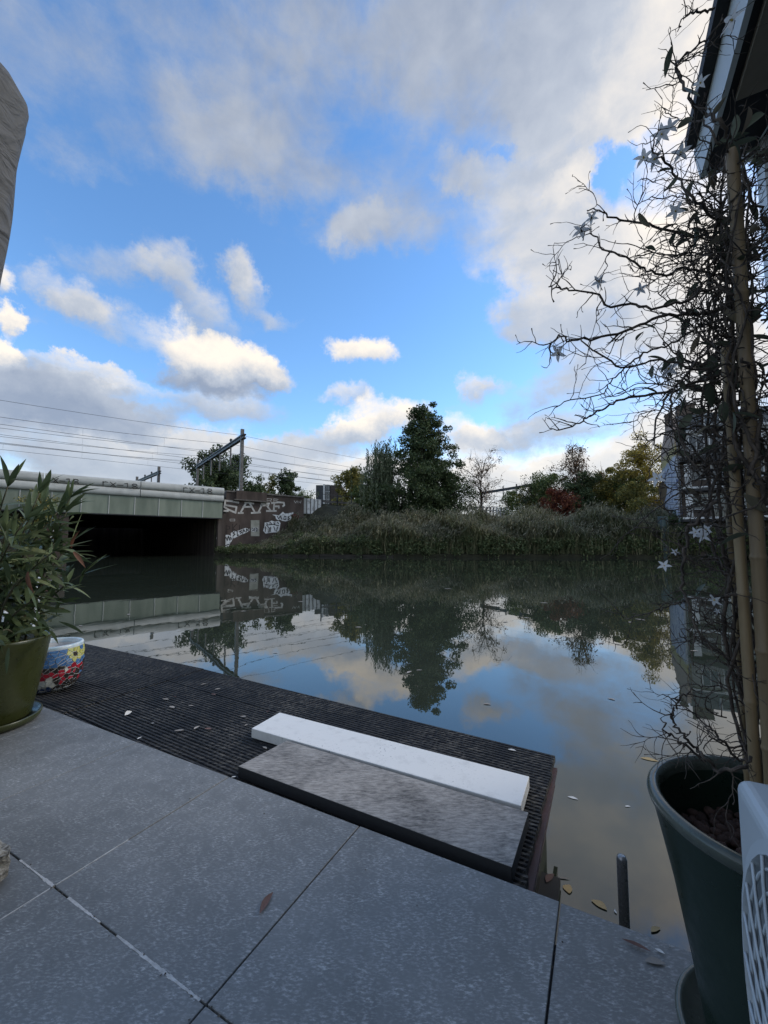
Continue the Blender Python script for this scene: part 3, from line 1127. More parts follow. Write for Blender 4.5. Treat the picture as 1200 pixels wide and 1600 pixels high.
LM = {
    'dark': leaf_mat('foliage_dark_green', [(0.0, (0.034, 0.056, 0.025)), (0.7, (0.078, 0.113, 0.047)), (1.0, (0.151, 0.184, 0.076))], 0.6, 0.2),
    'green': leaf_mat('foliage_mid_green', [(0.0, (0.075, 0.112, 0.040)), (0.8, (0.149, 0.199, 0.075)), (1.0, (0.298, 0.298, 0.099))], 0.6, 0.25),
    'willow': leaf_mat('foliage_willow', [(0.0, (0.087, 0.112, 0.062)), (0.8, (0.161, 0.194, 0.112)), (1.0, (0.274, 0.285, 0.174))], 0.6, 0.25),
    'olive': leaf_mat('foliage_olive', [(0.0, (0.114, 0.127, 0.040)), (0.7, (0.241, 0.227, 0.068)), (1.0, (0.453, 0.368, 0.100))], 0.6, 0.25),
    'yellow': leaf_mat('foliage_autumn_yellow', [(0.0, (0.170, 0.155, 0.040)), (0.6, (0.384, 0.297, 0.068)), (1.0, (0.600, 0.453, 0.085))], 0.6, 0.3),
    'red': leaf_mat('foliage_autumn_red', [(0.0, (0.112, 0.040, 0.030)), (0.6, (0.212, 0.066, 0.045)), (1.0, (0.323, 0.124, 0.049))], 0.6, 0.3),
    'brown': leaf_mat('foliage_brown', [(0.0, (0.112, 0.079, 0.045)), (0.7, (0.174, 0.120, 0.070)), (1.0, (0.248, 0.124, 0.066))], 0.6, 0.3),
}


def tree(label, xs_, Y, top, wid, shape='round', mat='dark', zb=2.0, leaves=6000, size=0.3, nl=16, clump=0.16, group='trees on the far bank', bare=False, name='tree', low=0.25, trunk_r=None):
    """xs_: picture x of the stem at depth Y; top: picture y of the crown top; wid: crown width in metres"""
    p = at_y(xs_, 800, Y)
    zt = at_y(xs_, top, Y)[2]
    x, H = p[0], zt - zb
    t_ = thing(name, label, 'tree' if name == 'tree' else 'bush', (x, Y, zb), group)
    tr = trunk_r or max(0.06, H * 0.016)
    mb_ = MB()
    wob = rng.normal(0, 0.012 * H, (7, 2))
    wob[0] = 0
    tp = [np.array([x + wob[i, 0] * i / 3, Y + wob[i, 1] * i / 3, zb - 0.3 + (H * 0.93) * i / 6]) for i in range(7)]
    mb_.tube(tp, [tr * (1 - 0.14 * i) for i in range(7)], 7)
    cs_, rs2 = [], []

    def env(f):
        # crown half width at relative height f
        if shape == 'cone':
            return wid / 2 * (1.0 if f < low + 0.2 else max(0.05, (1 - f) / (1 - low - 0.2)) ** 0.62)
        if shape == 'round':
            q_ = (f - low) / (1 - low)
            return wid / 2 * max(0.05, math.sin(math.pi * min(1, max(0.02, 0.12 + 0.88 * q_)))) ** 0.55
        return wid / 2 * max(0.1, math.sin(math.pi * min(0.97, 0.15 + 0.8 * f))) ** 0.7

    for i in range(nl):
        f = low + (1 - low) * ((i + rng.random()) / nl) ** (1.35 if shape == 'cone' else 1.0) * 0.97
        a = i * 2.4 + rng.normal() * 0.4
        L = env(f) * rng.uniform(0.55, 1.06)
        zc = zb + H * f
        k_ = min(5, max(0, (f - 0.05) / 0.93 * 6 - 0.6))
        st = np.array(tp[int(k_)]) * (1 - (k_ % 1)) + np.array(tp[min(6, int(k_) + 1)]) * (k_ % 1)
        drop = {'weep': -0.05, 'cone': 0.02}.get(shape, 0.08) * H
        en = np.array([x + L * math.cos(a), Y + L * math.sin(a), min(zc + drop * rng.uniform(0, 1), zb + H)])
        mid = (st + en) / 2 + np.array([0, 0, 0.05 * H]) + rng.normal(0, 0.02 * H, 3)
        mb_.tube([st, mid, en], [tr * 0.42, tr * 0.26, tr * 0.08], 5)
        nc = 4 if shape != 'weep' else 3
        for q in range(nc):
            g_ = (q + 0.7) / nc
            c = (1 - g_) ** 2 * st + 2 * g_ * (1 - g_) * mid + g_ * g_ * en + rng.normal(0, 0.035 * H, 3)
            cs_.append(c)
            rs2.append(clump * H * rng.uniform(0.55, 1.2) * (0.6 + 0.4 * min(1, L / (wid / 2))))
            if bare:
                for _ in range(5):
                    e2 = c + rng.normal(0, clump * H * 0.6, 3) + np.array([0, 0, clump * H * 0.35])
                    mb_.tube([c, (c + e2) / 2 + rng.normal(0, 0.03 * H, 3), e2], [tr * 0.10, tr * 0.07, tr * 0.03], 4)
    mb_.build('trunk', M['bark'], t_)
    if shape == 'weep':
        # hanging strands of small leaves
        out = []
        for c, r_ in zip(cs_, rs2):
            for q in range(8):
                p0 = np.array(c) + rng.normal(0, r_ * 0.7, 3)
                Ls = rng.uniform(0.16, 0.5) * H
                for k2 in range(34):
                    z_ = p0[2] - Ls * k2 / 34
                    if z_ < zb + 0.1:
                        break
                    out.append((p0[0] + rng.normal(0, 0.09), p0[1] + rng.normal(0, 0.09), z_))
        C_ = np.array(out)
        N = len(C_)
        a = np.stack([rng.normal(0, 0.35, N), rng.normal(0, 0.35, N), -np.ones(N)], 1)
        a /= np.linalg.norm(a, axis=1)[:, None]
        q_ = np.cross(a, rng.normal(size=(N, 3)))
        q_ /= np.linalg.norm(q_, axis=1)[:, None]
        s = (size * rng.uniform(0.6, 1.3, N))[:, None]
        Vv = np.stack([C_ - a * s * 0.5, C_ + q_ * s * 0.17, C_ + a * s * 0.5, C_ - q_ * s * 0.17], 1)
        quads_mesh('crown', Vv, 4, LM[mat], t_)
    else:
        per = max(4, int(leaves * (1.0 if bare else 1.7)) // len(cs_))
        leaf_cloud('crown', cs_, rs2, per, size, LM[mat], t_)
    return t_


tree('broad dark green tree behind the nearest portal above the bridge', 338, 76, 710, 15.5, 'round', 'dark', 3, 12000, 0.55, 26, 0.15, low=0.2)
tree('dark bushy tree right of the near portal post', 398, 74, 752, 7, 'round', 'dark', 3, 3000, 0.5, 14, 0.18, low=0.2)
tree('small yellowing tree standing above the graffiti wall', 421, 80, 744, 4.4, 'round', 'olive', 3, 1600, 0.4, 12, 0.10, low=0.3)
tree('narrow dark green tree above the graffiti wall end', 449, 80, 736, 6.0, 'round', 'dark', 3, 4200, 0.45, 14, 0.11, low=0.3)
tree('low distant green tree behind the panel fence', 476, 86, 765, 4.2, 'round', 'green', 3, 1300, 0.4, 10, 0.14, low=0.3)
tree('olive autumn tree with yellow patches beside the glass office block', 552, 60, 731, 7.4, 'round', 'olive', 5, 6500, 0.34, 20, 0.14, low=0.12)
tree('dark shrubby tree in front of the weeping tree', 575, 55, 755, 5.2, 'round', 'green', 4.6, 4200, 0.3, 16, 0.17, low=0.05)
tree('weeping willow with hanging strands left of the tallest tree', 598, 54.5, 686, 5.6, 'weep', 'willow', 4.6, 0, 0.36, 17, 0.11, low=0.35)
tree('tallest dark tree, a dense cone shaped crown above the reeds', 664, 53.5, 636, 13.4, 'cone', 'dark', 4.4, 36000, 0.30, 110, 0.08, low=0.06)
tree('dark low tree filling in under the tallest tree on its right', 695, 52.5, 735, 5.0, 'round', 'dark', 4.0, 5000, 0.32, 18, 0.17, low=0.03)
tree('sparse almost bare birch to the right of the tallest tree', 752, 56, 712, 8.4, 'round', 'brown', 3.4, 3000, 0.2, 22, 0.12, bare=True, low=0.12)
tree('low dark green thicket behind the far portal beam', 800, 66, 768, 6.0, 'round', 'green', 3.2, 3600, 0.28, 16, 0.2, name='bush', low=0.02)
tree('dense olive green bush between the bare shrub and the rounded tree', 836, 60, 757, 6.0, 'round', 'olive', 3.0, 4600, 0.26, 18, 0.18, name='bush', low=0.02)
tree('yellowish bush between the maroon and the olive tree', 930, 56, 748, 6.4, 'round', 'olive', 2.7, 5600, 0.25, 20, 0.17, name='bush', low=0.02)
tree('dull green bush in the middle of the autumn trees', 975, 52, 742, 7.0, 'round', 'green', 2.5, 6000, 0.25, 20, 0.17, name='bush', low=0.02)
tree('thin bare shrub next to the far portal', 822, 58, 748, 4.8, 'round', 'dark', 3.2, 1500, 0.22, 12, 0.14, bare=True, low=0.05)
tree('rounded green tree left of the red bush', 856, 58, 738, 7.2, 'round', 'green', 3.0, 6500, 0.3, 18, 0.16, low=0.05)
tree('low dark red bush below the maroon tree', 876, 52, 760, 6.2, 'round', 'red', 2.8, 5200, 0.26, 14, 0.2, low=0.02)
tree('tall thin maroon tree with see-through crown', 902, 54, 698, 6.2, 'round', 'brown', 2.8, 3600, 0.26, 24, 0.11, bare=True, low=0.2)
tree('dark green lower tree under the maroon crown', 912, 52, 742, 6.6, 'round', 'dark', 2.7, 6500, 0.28, 16, 0.17, low=0.02)
tree('broad olive tree between the maroon and the yellow tree', 955, 54, 733, 9.0, 'round', 'olive', 2.6, 10000, 0.28, 20, 0.15, low=0.04)
tree('tall yellow leaved tree next to the mural building', 1008, 51, 692, 8.6, 'round', 'yellow', 2.4, 13000, 0.24, 30, 0.12, low=0.06)
tree('leaning yellow green tree at the foot of the yellow tree', 992, 47, 750, 7.0, 'round', 'olive', 2.4, 6500, 0.24, 14, 0.17, low=0.03)
tree('yellow green bush in front of the bridge at the left edge', 58, 33.0, 766, 3.2, 'round', 'olive', 2.0, 2600, 0.16, 16, 0.16, name='bush', low=0.05, group='bushes on the left bank')
tree('dark green bush beside the quay wall behind the oleander', 40, 31.0, 812, 3.4, 'round', 'green', 0.9, 2200, 0.16, 14, 0.2, name='bush', low=0.03, group='bushes on the left bank')
tree('dark bush at the water in front of the mural building', 1052, 37.6, 800, 3.0, 'round', 'dark', 0.5, 2600, 0.2, 14, 0.2, name='bush', low=0.02, group='bushes by the mural building')
tree('leafy dark bush under the balconies of the mural building', 1110, 35.8, 812, 4.5, 'round', 'green', 0.5, 3000, 0.2, 14, 0.22, name='bush', low=0.02, group='bushes by the mural building')
tree('dark bush at the right edge below the apartment balconies', 1180, 34.0, 815, 5.0, 'round', 'dark', 0.5, 3000, 0.2, 14, 0.22, name='bush', low=0.02, group='bushes by the mural building')

# pale fence posts seen through the birch
fp = thing('post_fence', 'row of pale fence posts seen through the bare birch', 'fence', tuple(at_y(760, 795, 62)))
for i in range(11):
    a = at_y(738 + i * 6.2, 793, 62)
    mb = MB()
    mb.box((a[0], 62 + i * 0.25, 6.0), (0.09, 0, 0), (0, 0.06, 0), (0, 0, 1.0))
    mb.build('post', M['frame_white'], fp)
mb = MB()
a, c = at_y(738, 793, 62), at_y(800, 793, 62)
mb.box(((a[0] + c[0]) / 2, 63.3, 6.4), ((c[0] - a[0]) / 2, 1.25, 0), (0, 0.03, 0), (0, 0, 0.05))
mb.build('rail', M['frame_white'], fp)

# ---------------------------------------------------------------- apartment building with mural
m, t, b, o = new_mat('mural_paint')
v = coords(t, 'World', (1.0, 1.0, 0.28))
f = noise(t, v, 1.6, 5, 0.6, 1.2)
g = noise(t, coords(t, 'World'), 2.4, 5, 0.65, 0.8)
blue = cramp(t, f, [(0.40, (0.06, 0.09, 0.24)), (0.46, (0.40, 0.46, 0.58)), (0.55, (0.68, 0.70, 0.72)), (0.60, (0.10, 0.15, 0.34)), (0.66, (0.60, 0.63, 0.68))])
mixb = mixc(t, cramp(t, g, [(0.50, (0, 0, 0)), (0.58, (1, 1, 1))]), blue, (0.50, 0.53, 0.58))
ge = t.nodes.new('ShaderNodeNewGeometry')
sp3 = t.nodes.new('ShaderNodeSeparateXYZ')
t.links.new(ge.outputs['Position'], sp3.inputs[0])
ad = t.nodes.new('ShaderNodeMath')
ad.operation = 'MULTIPLY_ADD'
ad.inputs[1].default_value = 1.6
t.links.new(g, ad.inputs[0])
t.links.new(sp3.outputs[2], ad.inputs[2])
mr_ = t.nodes.new('ShaderNodeMapRange')
t.links.new(ad.outputs[0], mr_.inputs[0])
mr_.inputs[1].default_value = 0.0
mr_.inputs[2].default_value = 16.0
zs = cramp(t, mr_.outputs[0], [(0.0, (0.10, 0.15, 0.15)), (0.24, (0.13, 0.19, 0.18)), (0.27, (1, 1, 1))])
zmask = cramp(t, mr_.outputs[0], [(0.25, (0, 0, 0)), (0.29, (1, 1, 1)), (0.63, (1, 1, 1)), (0.64, (0, 0, 0))])
up_ = cramp(t, mr_.outputs[0], [(0.63, (0.46, 0.40, 0.16)), (0.68, (0.42, 0.36, 0.17)), (0.71, (0.40, 0.31, 0.25)), (1.0, (0.38, 0.27, 0.23))])
lowc = cramp(t, mr_.outputs[0], [(0.27, (0.13, 0.19, 0.18)), (0.29, (0.4, 0.35, 0.17))])
base_ = mixc(t, cramp(t, mr_.outputs[0], [(0.4, (0, 0, 0)), (0.41, (1, 1, 1))]), (0.13, 0.19, 0.18), up_)
t.links.new(mixc(t, zmask, base_, mixb), b.inputs['Base Color'])
b.inputs['Roughness'].default_value = 0.85
M['mural'] = m
M['render_wall'] = simple('pale_render', (0.30, 0.30, 0.295), (0.40, 0.40, 0.39), 1.2, 0.9)
M['brown_wall'] = simple('brown_brick', (0.085, 0.065, 0.052), (0.13, 0.10, 0.08), 3, 0.9)
M['slate'] = simple('slate_roof', (0.075, 0.082, 0.088), (0.12, 0.128, 0.135), 4, 0.7)
M['rail_dark'] = simple('dark_railing', (0.02, 0.02, 0.022), (0.035, 0.035, 0.035), 3, 0.6)
AB = thing('apartment_building', 'apartment block at the waterside with mural gable, slate mansard roof and balconies', 'building', (26.8, 37.0, 0))
A0 = np.array([26.6, 36.8, 0])


def AP(a, b_, z):
    return A0 + D1 * a + D2 * b_ + UP * z


def abox(mb_, a0, a1, b0, b1, z0, z1):
    mb_.box(AP((a0 + a1) / 2, (b0 + b1) / 2, (z0 + z1) / 2), D1 * (a1 - a0) / 2, D2 * (b1 - b0) / 2, UP * (z1 - z0) / 2)


mb = MB()
mb.add([AP(0, 0, 0.2), AP(0, 9.5, 0.2), AP(0, 9.5, 11.2), AP(0, 6.5, 12.6), AP(0, 2.5, 13.2), AP(0, 0.8, 12.9), AP(0, 0, 11.3),
        AP(0.3, 0, 0.2), AP(0.3, 9.5, 0.2), AP(0.3, 9.5, 11.2), AP(0.3, 6.5, 12.6), AP(0.3, 2.5, 13.2), AP(0.3, 0.8, 12.9), AP(0.3, 0, 11.3)],
       [(0, 1, 2, 3, 4, 5, 6)[::-1], (7, 8, 9, 10, 11, 12, 13), (0, 1, 8, 7), (1, 2, 9, 8), (2, 3, 10, 9), (3, 4, 11, 10), (4, 5, 12, 11), (5, 6, 13, 12), (6, 0, 7, 13)])
mb.build('gable_wall', M['mural'], AB)
ZF = [0.2, 3.4, 6.05, 8.7, 11.3]
for i in range(4):
    mb = MB()
    abox(mb, 0.32, 26, 0.02, 9.4, ZF[i] + 0.002, ZF[i + 1])
    mb.build('wall', M['render_wall'] if i in (3,) else M['brown_wall'], AB)
mb = MB()
mb.add([AP(0.32, -0.1, 11.32), AP(26, -0.1, 11.32), AP(26, 1.2, 13.2), AP(0.32, 1.2, 13.2), AP(0.32, 9.4, 13.2), AP(26, 9.4, 13.2), AP(0.32, 9.4, 11.32), AP(26, 9.4, 11.32)],
       [(0, 1, 2, 3), (3, 2, 5, 4), (4, 5, 7, 6), (0, 3, 4, 6)])
mb.build('roof', M['slate'], AB)
mb = MB()
abox(mb, 0.32, 26, -0.22, 0.0, 11.22, 11.42)
mb.build('gutter', M['frame_white'], AB)
for (a0, a1, b0, z1, mt) in ((0.5, 1.9, 1.2, 14.1, 'brown_wall'), (-0.0, 0.55, 4.6, 14.3, 'brown_wall'), (4.6, 5.4, 3.0, 14.4, 'brown_wall')):
    mb = MB()
    abox(mb, a0, a1, b0, b0 + 0.7, 12.0, z1)
    abox(mb, a0 - 0.06, a1 + 0.06, b0 - 0.06, b0 + 0.76, z1, z1 + 0.12)
    mb.build('chimney', M[mt], AB)
for q in range(3):
    mb = MB()
    for i in range(26):
        abox(mb, 5.8 + q * 3 + i * 0.115, 5.8 + q * 3 + i * 0.115 + 0.03, 1.0, 1.03, 13.2, 14.3)
    abox(mb, 5.8 + q * 3, 8.75 + q * 3, 0.99, 1.04, 14.3, 14.36)
    mb.build('roof_railing', M['rail_dark'], AB)
for a0 in (2.2, 4.9, 8.2, 11.2):
    mb = MB()
    abox(mb, a0, a0 + 1.2, -0.02, 1.0, 11.75, 12.85)
    wdw = mb.build('dormer', M['frame_white'], AB)
    mb = MB()
    abox(mb, a0 + 0.1, a0 + 1.1, -0.045, -0.022, 11.85, 12.75)
    mb.build('pane', M['glass'], wdw)
for i in (1, 2, 3):
    zf = ZF[i]
    mb = MB()
    abox(mb, 0.15, 26, -1.25, 0.0, zf - 0.24, zf - 0.02)
    mb.build('balcony_slab', M['rail_dark'], AB)
    mb = MB()
    abox(mb, 0.15, 26, -1.27, -1.255, zf - 0.02, zf + 0.14)
    mb.build('slab_edge', M['frame_white'] if i != 3 else M['rail_dark'], AB)
    for q in range(6):
        a0 = 0.3 + q * 2.7
        mb = MB()
        for j in range(22):
            abox(mb, a0 + j * 0.118, a0 + j * 0.118 + 0.02, -1.2, -1.18, zf, zf + 1.0)
        abox(mb, a0, a0 + 2.6, -1.21, -1.17, zf + 1.0, zf + 1.05)
        mb.build('balcony_railing', M['rail_dark'], AB)
    for q, a0 in enumerate((1.0, 2.5, 4.6, 6.9, 8.6, 10.6, 12.8)):
        wid_ = (1.2, 1.7, 1.5, 1.3, 1.6, 1.5, 1.4)[q]
        mb = MB()
        abox(mb, a0, a0 + wid_, -0.05, 0.01, zf + (0.1 if q % 2 else 0.85), zf + 2.25)
        wdw = mb.build('window', M['frame_white'], AB)
        mb = MB()
        abox(mb, a0 + 0.09, a0 + wid_ / 2 - 0.03, -0.065, -0.052, zf + (0.2 if q % 2 else 0.95), zf + 2.15)
        mb.build('pane', M['glass'], wdw)
        mb = MB()
        abox(mb, a0 + wid_ / 2 + 0.03, a0 + wid_ - 0.09, -0.065, -0.052, zf + (0.2 if q % 2 else 0.95), zf + 2.15)
        mb.build('pane', M['glass'], wdw)
    if i < 3:
        mb = MB()
        abox(mb, 0.45, 0.95, -1.0, -0.96, zf + 0.05, zf + 2.2)
        mb.build('balcony_screen', M['frame_white'], AB)
for q, a0 in enumerate((1.2, 3.6, 6.4, 9.2)):
    mb = MB()
    abox(mb, a0, a0 + 1.6, -0.05, 0.01, 1.0, 2.8)
    wdw = mb.build('window', M['frame_white'], AB)
    mb = MB()
    abox(mb, a0 + 0.09, a0 + 1.51, -0.065, -0.052, 1.1, 2.7)
    mb.build('pane', M['glass'], wdw)
mb = MB()
p_ = AP(0.18, -0.12, 0)
mb.tube([(p_[0], p_[1], 0.3), (p_[0], p_[1], 11.3)], 0.06, 8)
mb.build('downpipe', M['steel_grey'], AB)
mb = MB()
p_ = at_y(1037, 840, 36.6)
mb.box((p_[0], p_[1], 1.6), (0.28, 0, 0), (0, 0.28, 0), (0, 0, 2.1))
tag(mb.build('mooring_post', simple('weathered_teal_wood', (0.06, 0.09, 0.09), (0.11, 0.14, 0.14), 4, 0.9, stretch=(1, 1, 0.2))), 'weathered teal mooring post in the water in front of the mural gable', 'mooring post')

# ---------------------------------------------------------------- near materials
m, t, b, o = new_mat('slate_tile')
v = coords(t, 'World', (1, 1, 1), (0, 0, 0.5))
va = coords(t, 'World', (0.55, 1.4, 1), (0, 0, 0.95))
f1_ = noise(t, v, 3.2, 5, 0.6, 0.3)
f2_ = noise(t, va, 150, 4, 0.7)
f3_ = noise(t, v, 22, 6, 0.7, 0.4)
base = cramp(t, f1_, [(0.25, (0.130, 0.136, 0.135)), (0.5, (0.160, 0.166, 0.165)), (0.8, (0.205, 0.210, 0.206))])
fl = cramp(t, f2_, [(0.47, (0, 0, 0)), (0.68, (0.95, 0.95, 0.95))])
fm = cramp(t, f3_, [(0.40, (0.10, 0.10, 0.10)), (0.66, (1, 1, 1))])
fk = mixc(t, 1.0, fl, fm, 'MULTIPLY')
col = mixc(t, fk, base, (0.50, 0.51, 0.505))
st_ = cramp(t, noise(t, v, 1.3, 7, 0.65, 0.8), [(0.52, (1, 1, 1)), (0.64, (0.80, 0.80, 0.79)), (0.72, (0.95, 0.95, 0.94))])
col = mixc(t, 1.0, col, st_, 'MULTIPLY')
oi = t.nodes.new('ShaderNodeObjectInfo')
k_ = t.nodes.new('ShaderNodeMapRange')
k_.inputs[3].default_value = 0.90
k_.inputs[4].default_value = 1.10
t.links.new(oi.outputs['Random'], k_.inputs[0])
col = mixc(t, 1.0, col, k_.outputs[0], 'MULTIPLY')
t.links.new(col, b.inputs['Base Color'])
b.inputs['Roughness'].default_value = 0.55
bump(t, b, noise(t, v, 140, 4, 0.7), 0.25, 0.002)
M['tile'] = m
M['mortar'] = simple('dark_joint_mortar', (0.012, 0.013, 0.015), (0.028, 0.03, 0.032), 30, 0.95)
M['grout'] = simple('pale_grout', (0.36, 0.36, 0.35), (0.56, 0.56, 0.55), 60, 0.95, 0.3)
m, t, b, o = new_mat('algae_dark_deck')
v = coords(t, 'World', (0.35, 3.0, 1), (0, 0, 0.489))
vi = coords(t, 'World')
f = noise(t, v, 9, 6, 0.65)
g = noise(t, v, 42, 5, 0.7)
h_ = noise(t, vi, 2.6, 5, 0.6, 0.4)
base = cramp(t, f, [(0.3, (0.008, 0.009, 0.011)), (0.7, (0.026, 0.027, 0.029))])
wear = mixc(t, 1.0, cramp(t, g, [(0.48, (0, 0, 0)), (0.62, (1, 1, 1))]), cramp(t, h_, [(0.36, (0.05, 0.05, 0.05)), (0.66, (0.95, 0.95, 0.95))]), 'MULTIPLY')
col = mixc(t, wear, base, (0.20, 0.18, 0.15))
moss = mixc(t, 1.0, cramp(t, noise(t, v, 16, 5, 0.6), [(0.56, (0, 0, 0)), (0.75, (0.8, 0.8, 0.8))]), cramp(t, noise(t, vi, 3.1, 4, 0.6), [(0.56, (0, 0, 0)), (0.68, (1, 1, 1))]), 'MULTIPLY')
col = mixc(t, moss, col, (0.085, 0.075, 0.018))
t.links.new(col, b.inputs['Base Color'])
b.inputs['Roughness'].default_value = 0.7
b.inputs['Specular IOR Level'].default_value = 0.25
bump(t, b, g, 0.3, 0.003)
M['deck'] = m
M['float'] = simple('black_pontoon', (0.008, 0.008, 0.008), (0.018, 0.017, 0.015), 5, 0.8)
M['red_steel'] = simple('red_brown_steel', (0.038, 0.014, 0.013), (0.072, 0.030, 0.027), 12, 0.6, 0.2)
m, t, b, o = new_mat('white_slab')
v = coords(t, 'World')
f = noise(t, v, 14, 8, 0.7)
g = noise(t, v, 90, 4, 0.6)
h_ = noise(t, v, 3.5, 4, 0.6)
col = cramp(t, f, [(0.32, (0.70, 0.69, 0.655)), (0.48, (0.82, 0.81, 0.77))])
sp2 = mixc(t, 1.0, cramp(t, g, [(0.60, (0, 0, 0)), (0.68, (1, 1, 1))]), cramp(t, h_, [(0.48, (0, 0, 0)), (0.64, (0.8, 0.8, 0.8))]), 'MULTIPLY')
t.links.new(mixc(t, sp2, col, (0.22, 0.22, 0.21)), b.inputs['Base Color'])
b.inputs['Roughness'].default_value = 0.6
M['white_slab'] = m
m, t, b, o = new_mat('weathered_grey_slab')
v = coords(t, 'World', (0.4, 1.5, 1), (0, 0, 0.49))
vi = coords(t, 'World')
f = noise(t, vi, 5.5, 6, 0.65, 0.4)
g = noise(t, v, 85, 7, 0.75)
col = mixc(t, 0.6, cramp(t, f, [(0.36, (0.07, 0.068, 0.065)), (0.58, (0.40, 0.375, 0.345))]), cramp(t, g, [(0.36, (0.05, 0.048, 0.046)), (0.62, (0.46, 0.43, 0.39))]))
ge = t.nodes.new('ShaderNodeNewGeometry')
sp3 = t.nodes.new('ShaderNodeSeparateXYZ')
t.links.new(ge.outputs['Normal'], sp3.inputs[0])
# faces not turned upward get a near-black colour
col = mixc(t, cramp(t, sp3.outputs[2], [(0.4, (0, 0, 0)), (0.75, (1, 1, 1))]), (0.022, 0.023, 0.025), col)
t.links.new(col, b.inputs['Base Color'])
b.inputs['Roughness'].default_value = 0.8
bump(t, b, g, 0.3, 0.004)
M['grey_slab'] = m
m, t, b, o = new_mat('split_granite')
v = coords(t, 'World')
f = noise(t, v, 60, 6, 0.7)
t.links.new(cramp(t, f, [(0.35, (0.06, 0.055, 0.045)), (0.5, (0.24, 0.22, 0.18)), (0.68, (0.46, 0.45, 0.40))]), b.inputs['Base Color'])
b.inputs['Roughness'].default_value = 0.9
bump(t, b, f, 0.8, 0.006)
M['granite'] = m


def glaze(name, c1, c2, rough=0.16):
    m, t, b, o = new_mat(name)
    v = coords(t, 'World', (1, 1, 0.5))
    f = noise(t, v, 9, 6, 0.6)
    t.links.new(cramp(t, f, [(0.3, c1), (0.7, c2)]), b.inputs['Base Color'])
    g = noise(t, coords(t, 'World'), 26, 6, 0.65)
    t.links.new(cramp(t, g, [(0.3, (rough * 0.7,) * 3), (0.75, (rough * 1.9,) * 3)]), b.inputs['Roughness'])
    bump(t, b, noise(t, coords(t, 'World'), 40, 3), 0.05, 0.004)
    return m


M['olive_glaze'] = glaze('olive_green_glaze', (0.030, 0.036, 0.010), (0.050, 0.055, 0.017), 0.26)
M['green_glaze'] = glaze('dark_green_glaze', (0.008, 0.021, 0.014), (0.015, 0.031, 0.022), 0.3)
M['rim_glaze'] = glaze('worn_green_rim', (0.05, 0.062, 0.052), (0.11, 0.125, 0.105), 0.2)
M['soil'] = simple('potting_soil', (0.014, 0.011, 0.009), (0.035, 0.027, 0.02), 40, 1.0, 0.6)
M['pebble'] = simple('clay_pebble', (0.045, 0.026, 0.02), (0.095, 0.058, 0.046), 50, 0.9, 0.4, mode='Object', rand=0.35)
M['bamboo'] = simple('bamboo_cane', (0.17, 0.115, 0.058), (0.36, 0.26, 0.14), 22, 0.5, 0.1, stretch=(1, 1, 0.06))
M['vine_bark'] = simple('vine_bark', (0.042, 0.032, 0.025), (0.13, 0.10, 0.077), 60, 0.85, 0.4, stretch=(1, 1, 0.3))
M['vine_leaf'] = leaf_mat('vine_leaf', [(0.0, (0.08, 0.095, 0.062)), (0.7, (0.15, 0.165, 0.11)), (1.0, (0.20, 0.15, 0.10))], 0.5, 0.25, True)
M['petal'] = leaf_mat('white_petal', [(0.0, (0.66, 0.66, 0.68)), (1.0, (0.80, 0.80, 0.80))], 0.6, 0.35, True)
M['stamen'] = simple('yellow_stamen', (0.4, 0.28, 0.03), (0.6, 0.42, 0.06), 50, 0.6)
M['oleander'] = leaf_mat('oleander_leaf', [(0.0, (0.083, 0.113, 0.051)), (0.6, (0.135, 0.176, 0.081)), (1.0, (0.239, 0.269, 0.128))], 0.38, 0.22, True)
M['oleander_brown'] = leaf_mat('withered_oleander_leaf', [(0.0, (0.14, 0.06, 0.035)), (1.0, (0.24, 0.12, 0.075))], 0.6, 0.25, True)
M['oleander_stem'] = simple('oleander_stem', (0.05, 0.052, 0.025), (0.10, 0.085, 0.045), 30, 0.7)
m, t, b, o = new_mat('pale_grey_plastic_housing')
v = coords(t, 'World')
f = noise(t, v, 7, 5)
t.links.new(cramp(t, f, [(0.3, (0.44, 0.49, 0.52)), (0.7, (0.52, 0.57, 0.60))]), b.inputs['Base Color'])
b.inputs['Roughness'].default_value = 0.42
bump(t, b, noise(t, v, 300, 2), 0.04, 0.001)
M['ac_shell'] = m
M['ac_dark'] = simple('dark_fan_recess', (0.02, 0.023, 0.026), (0.04, 0.045, 0.05), 8, 0.6)
M['fascia'] = simple('white_fascia_board', (0.62, 0.65, 0.68), (0.74, 0.76, 0.78), 6, 0.55, stretch=(1, 1, 1))
M['roof_trim'] = simple('black_roof_trim', (0.012, 0.011, 0.011), (0.03, 0.026, 0.025), 8, 0.7)
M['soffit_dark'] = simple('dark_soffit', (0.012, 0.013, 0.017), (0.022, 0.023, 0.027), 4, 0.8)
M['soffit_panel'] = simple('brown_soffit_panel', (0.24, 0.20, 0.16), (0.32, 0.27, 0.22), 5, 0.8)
M['house_wall'] = simple('house_wall_boards', (0.16, 0.16, 0.15), (0.22, 0.22, 0.21), 3, 0.8)
m, t, b, o = new_mat('grey_cover_cloth')
v = coords(t, 'World', (1, 1, 1), (0.5, 0.2, 0))
f = noise(t, coords(t, 'World', (1, 1, 1.5), (0.6, 0.5, 0)), 5, 3, 0.5, 1.5)
t.links.new(cramp(t, f, [(0.3, (0.085, 0.082, 0.078)), (0.7, (0.108, 0.105, 0.10))]), b.inputs['Base Color'])
b.inputs['Roughness'].default_value = 0.75
bump(t, b, f, 0.7, 0.05)
M['cover'] = m
m, t, b, o = new_mat('brushed_steel')
b.inputs['Base Color'].default_value = (0.30, 0.30, 0.295, 1)
b.inputs['Metallic'].default_value = 0.55
f = noise(t, coords(t, 'World'), 60, 4)
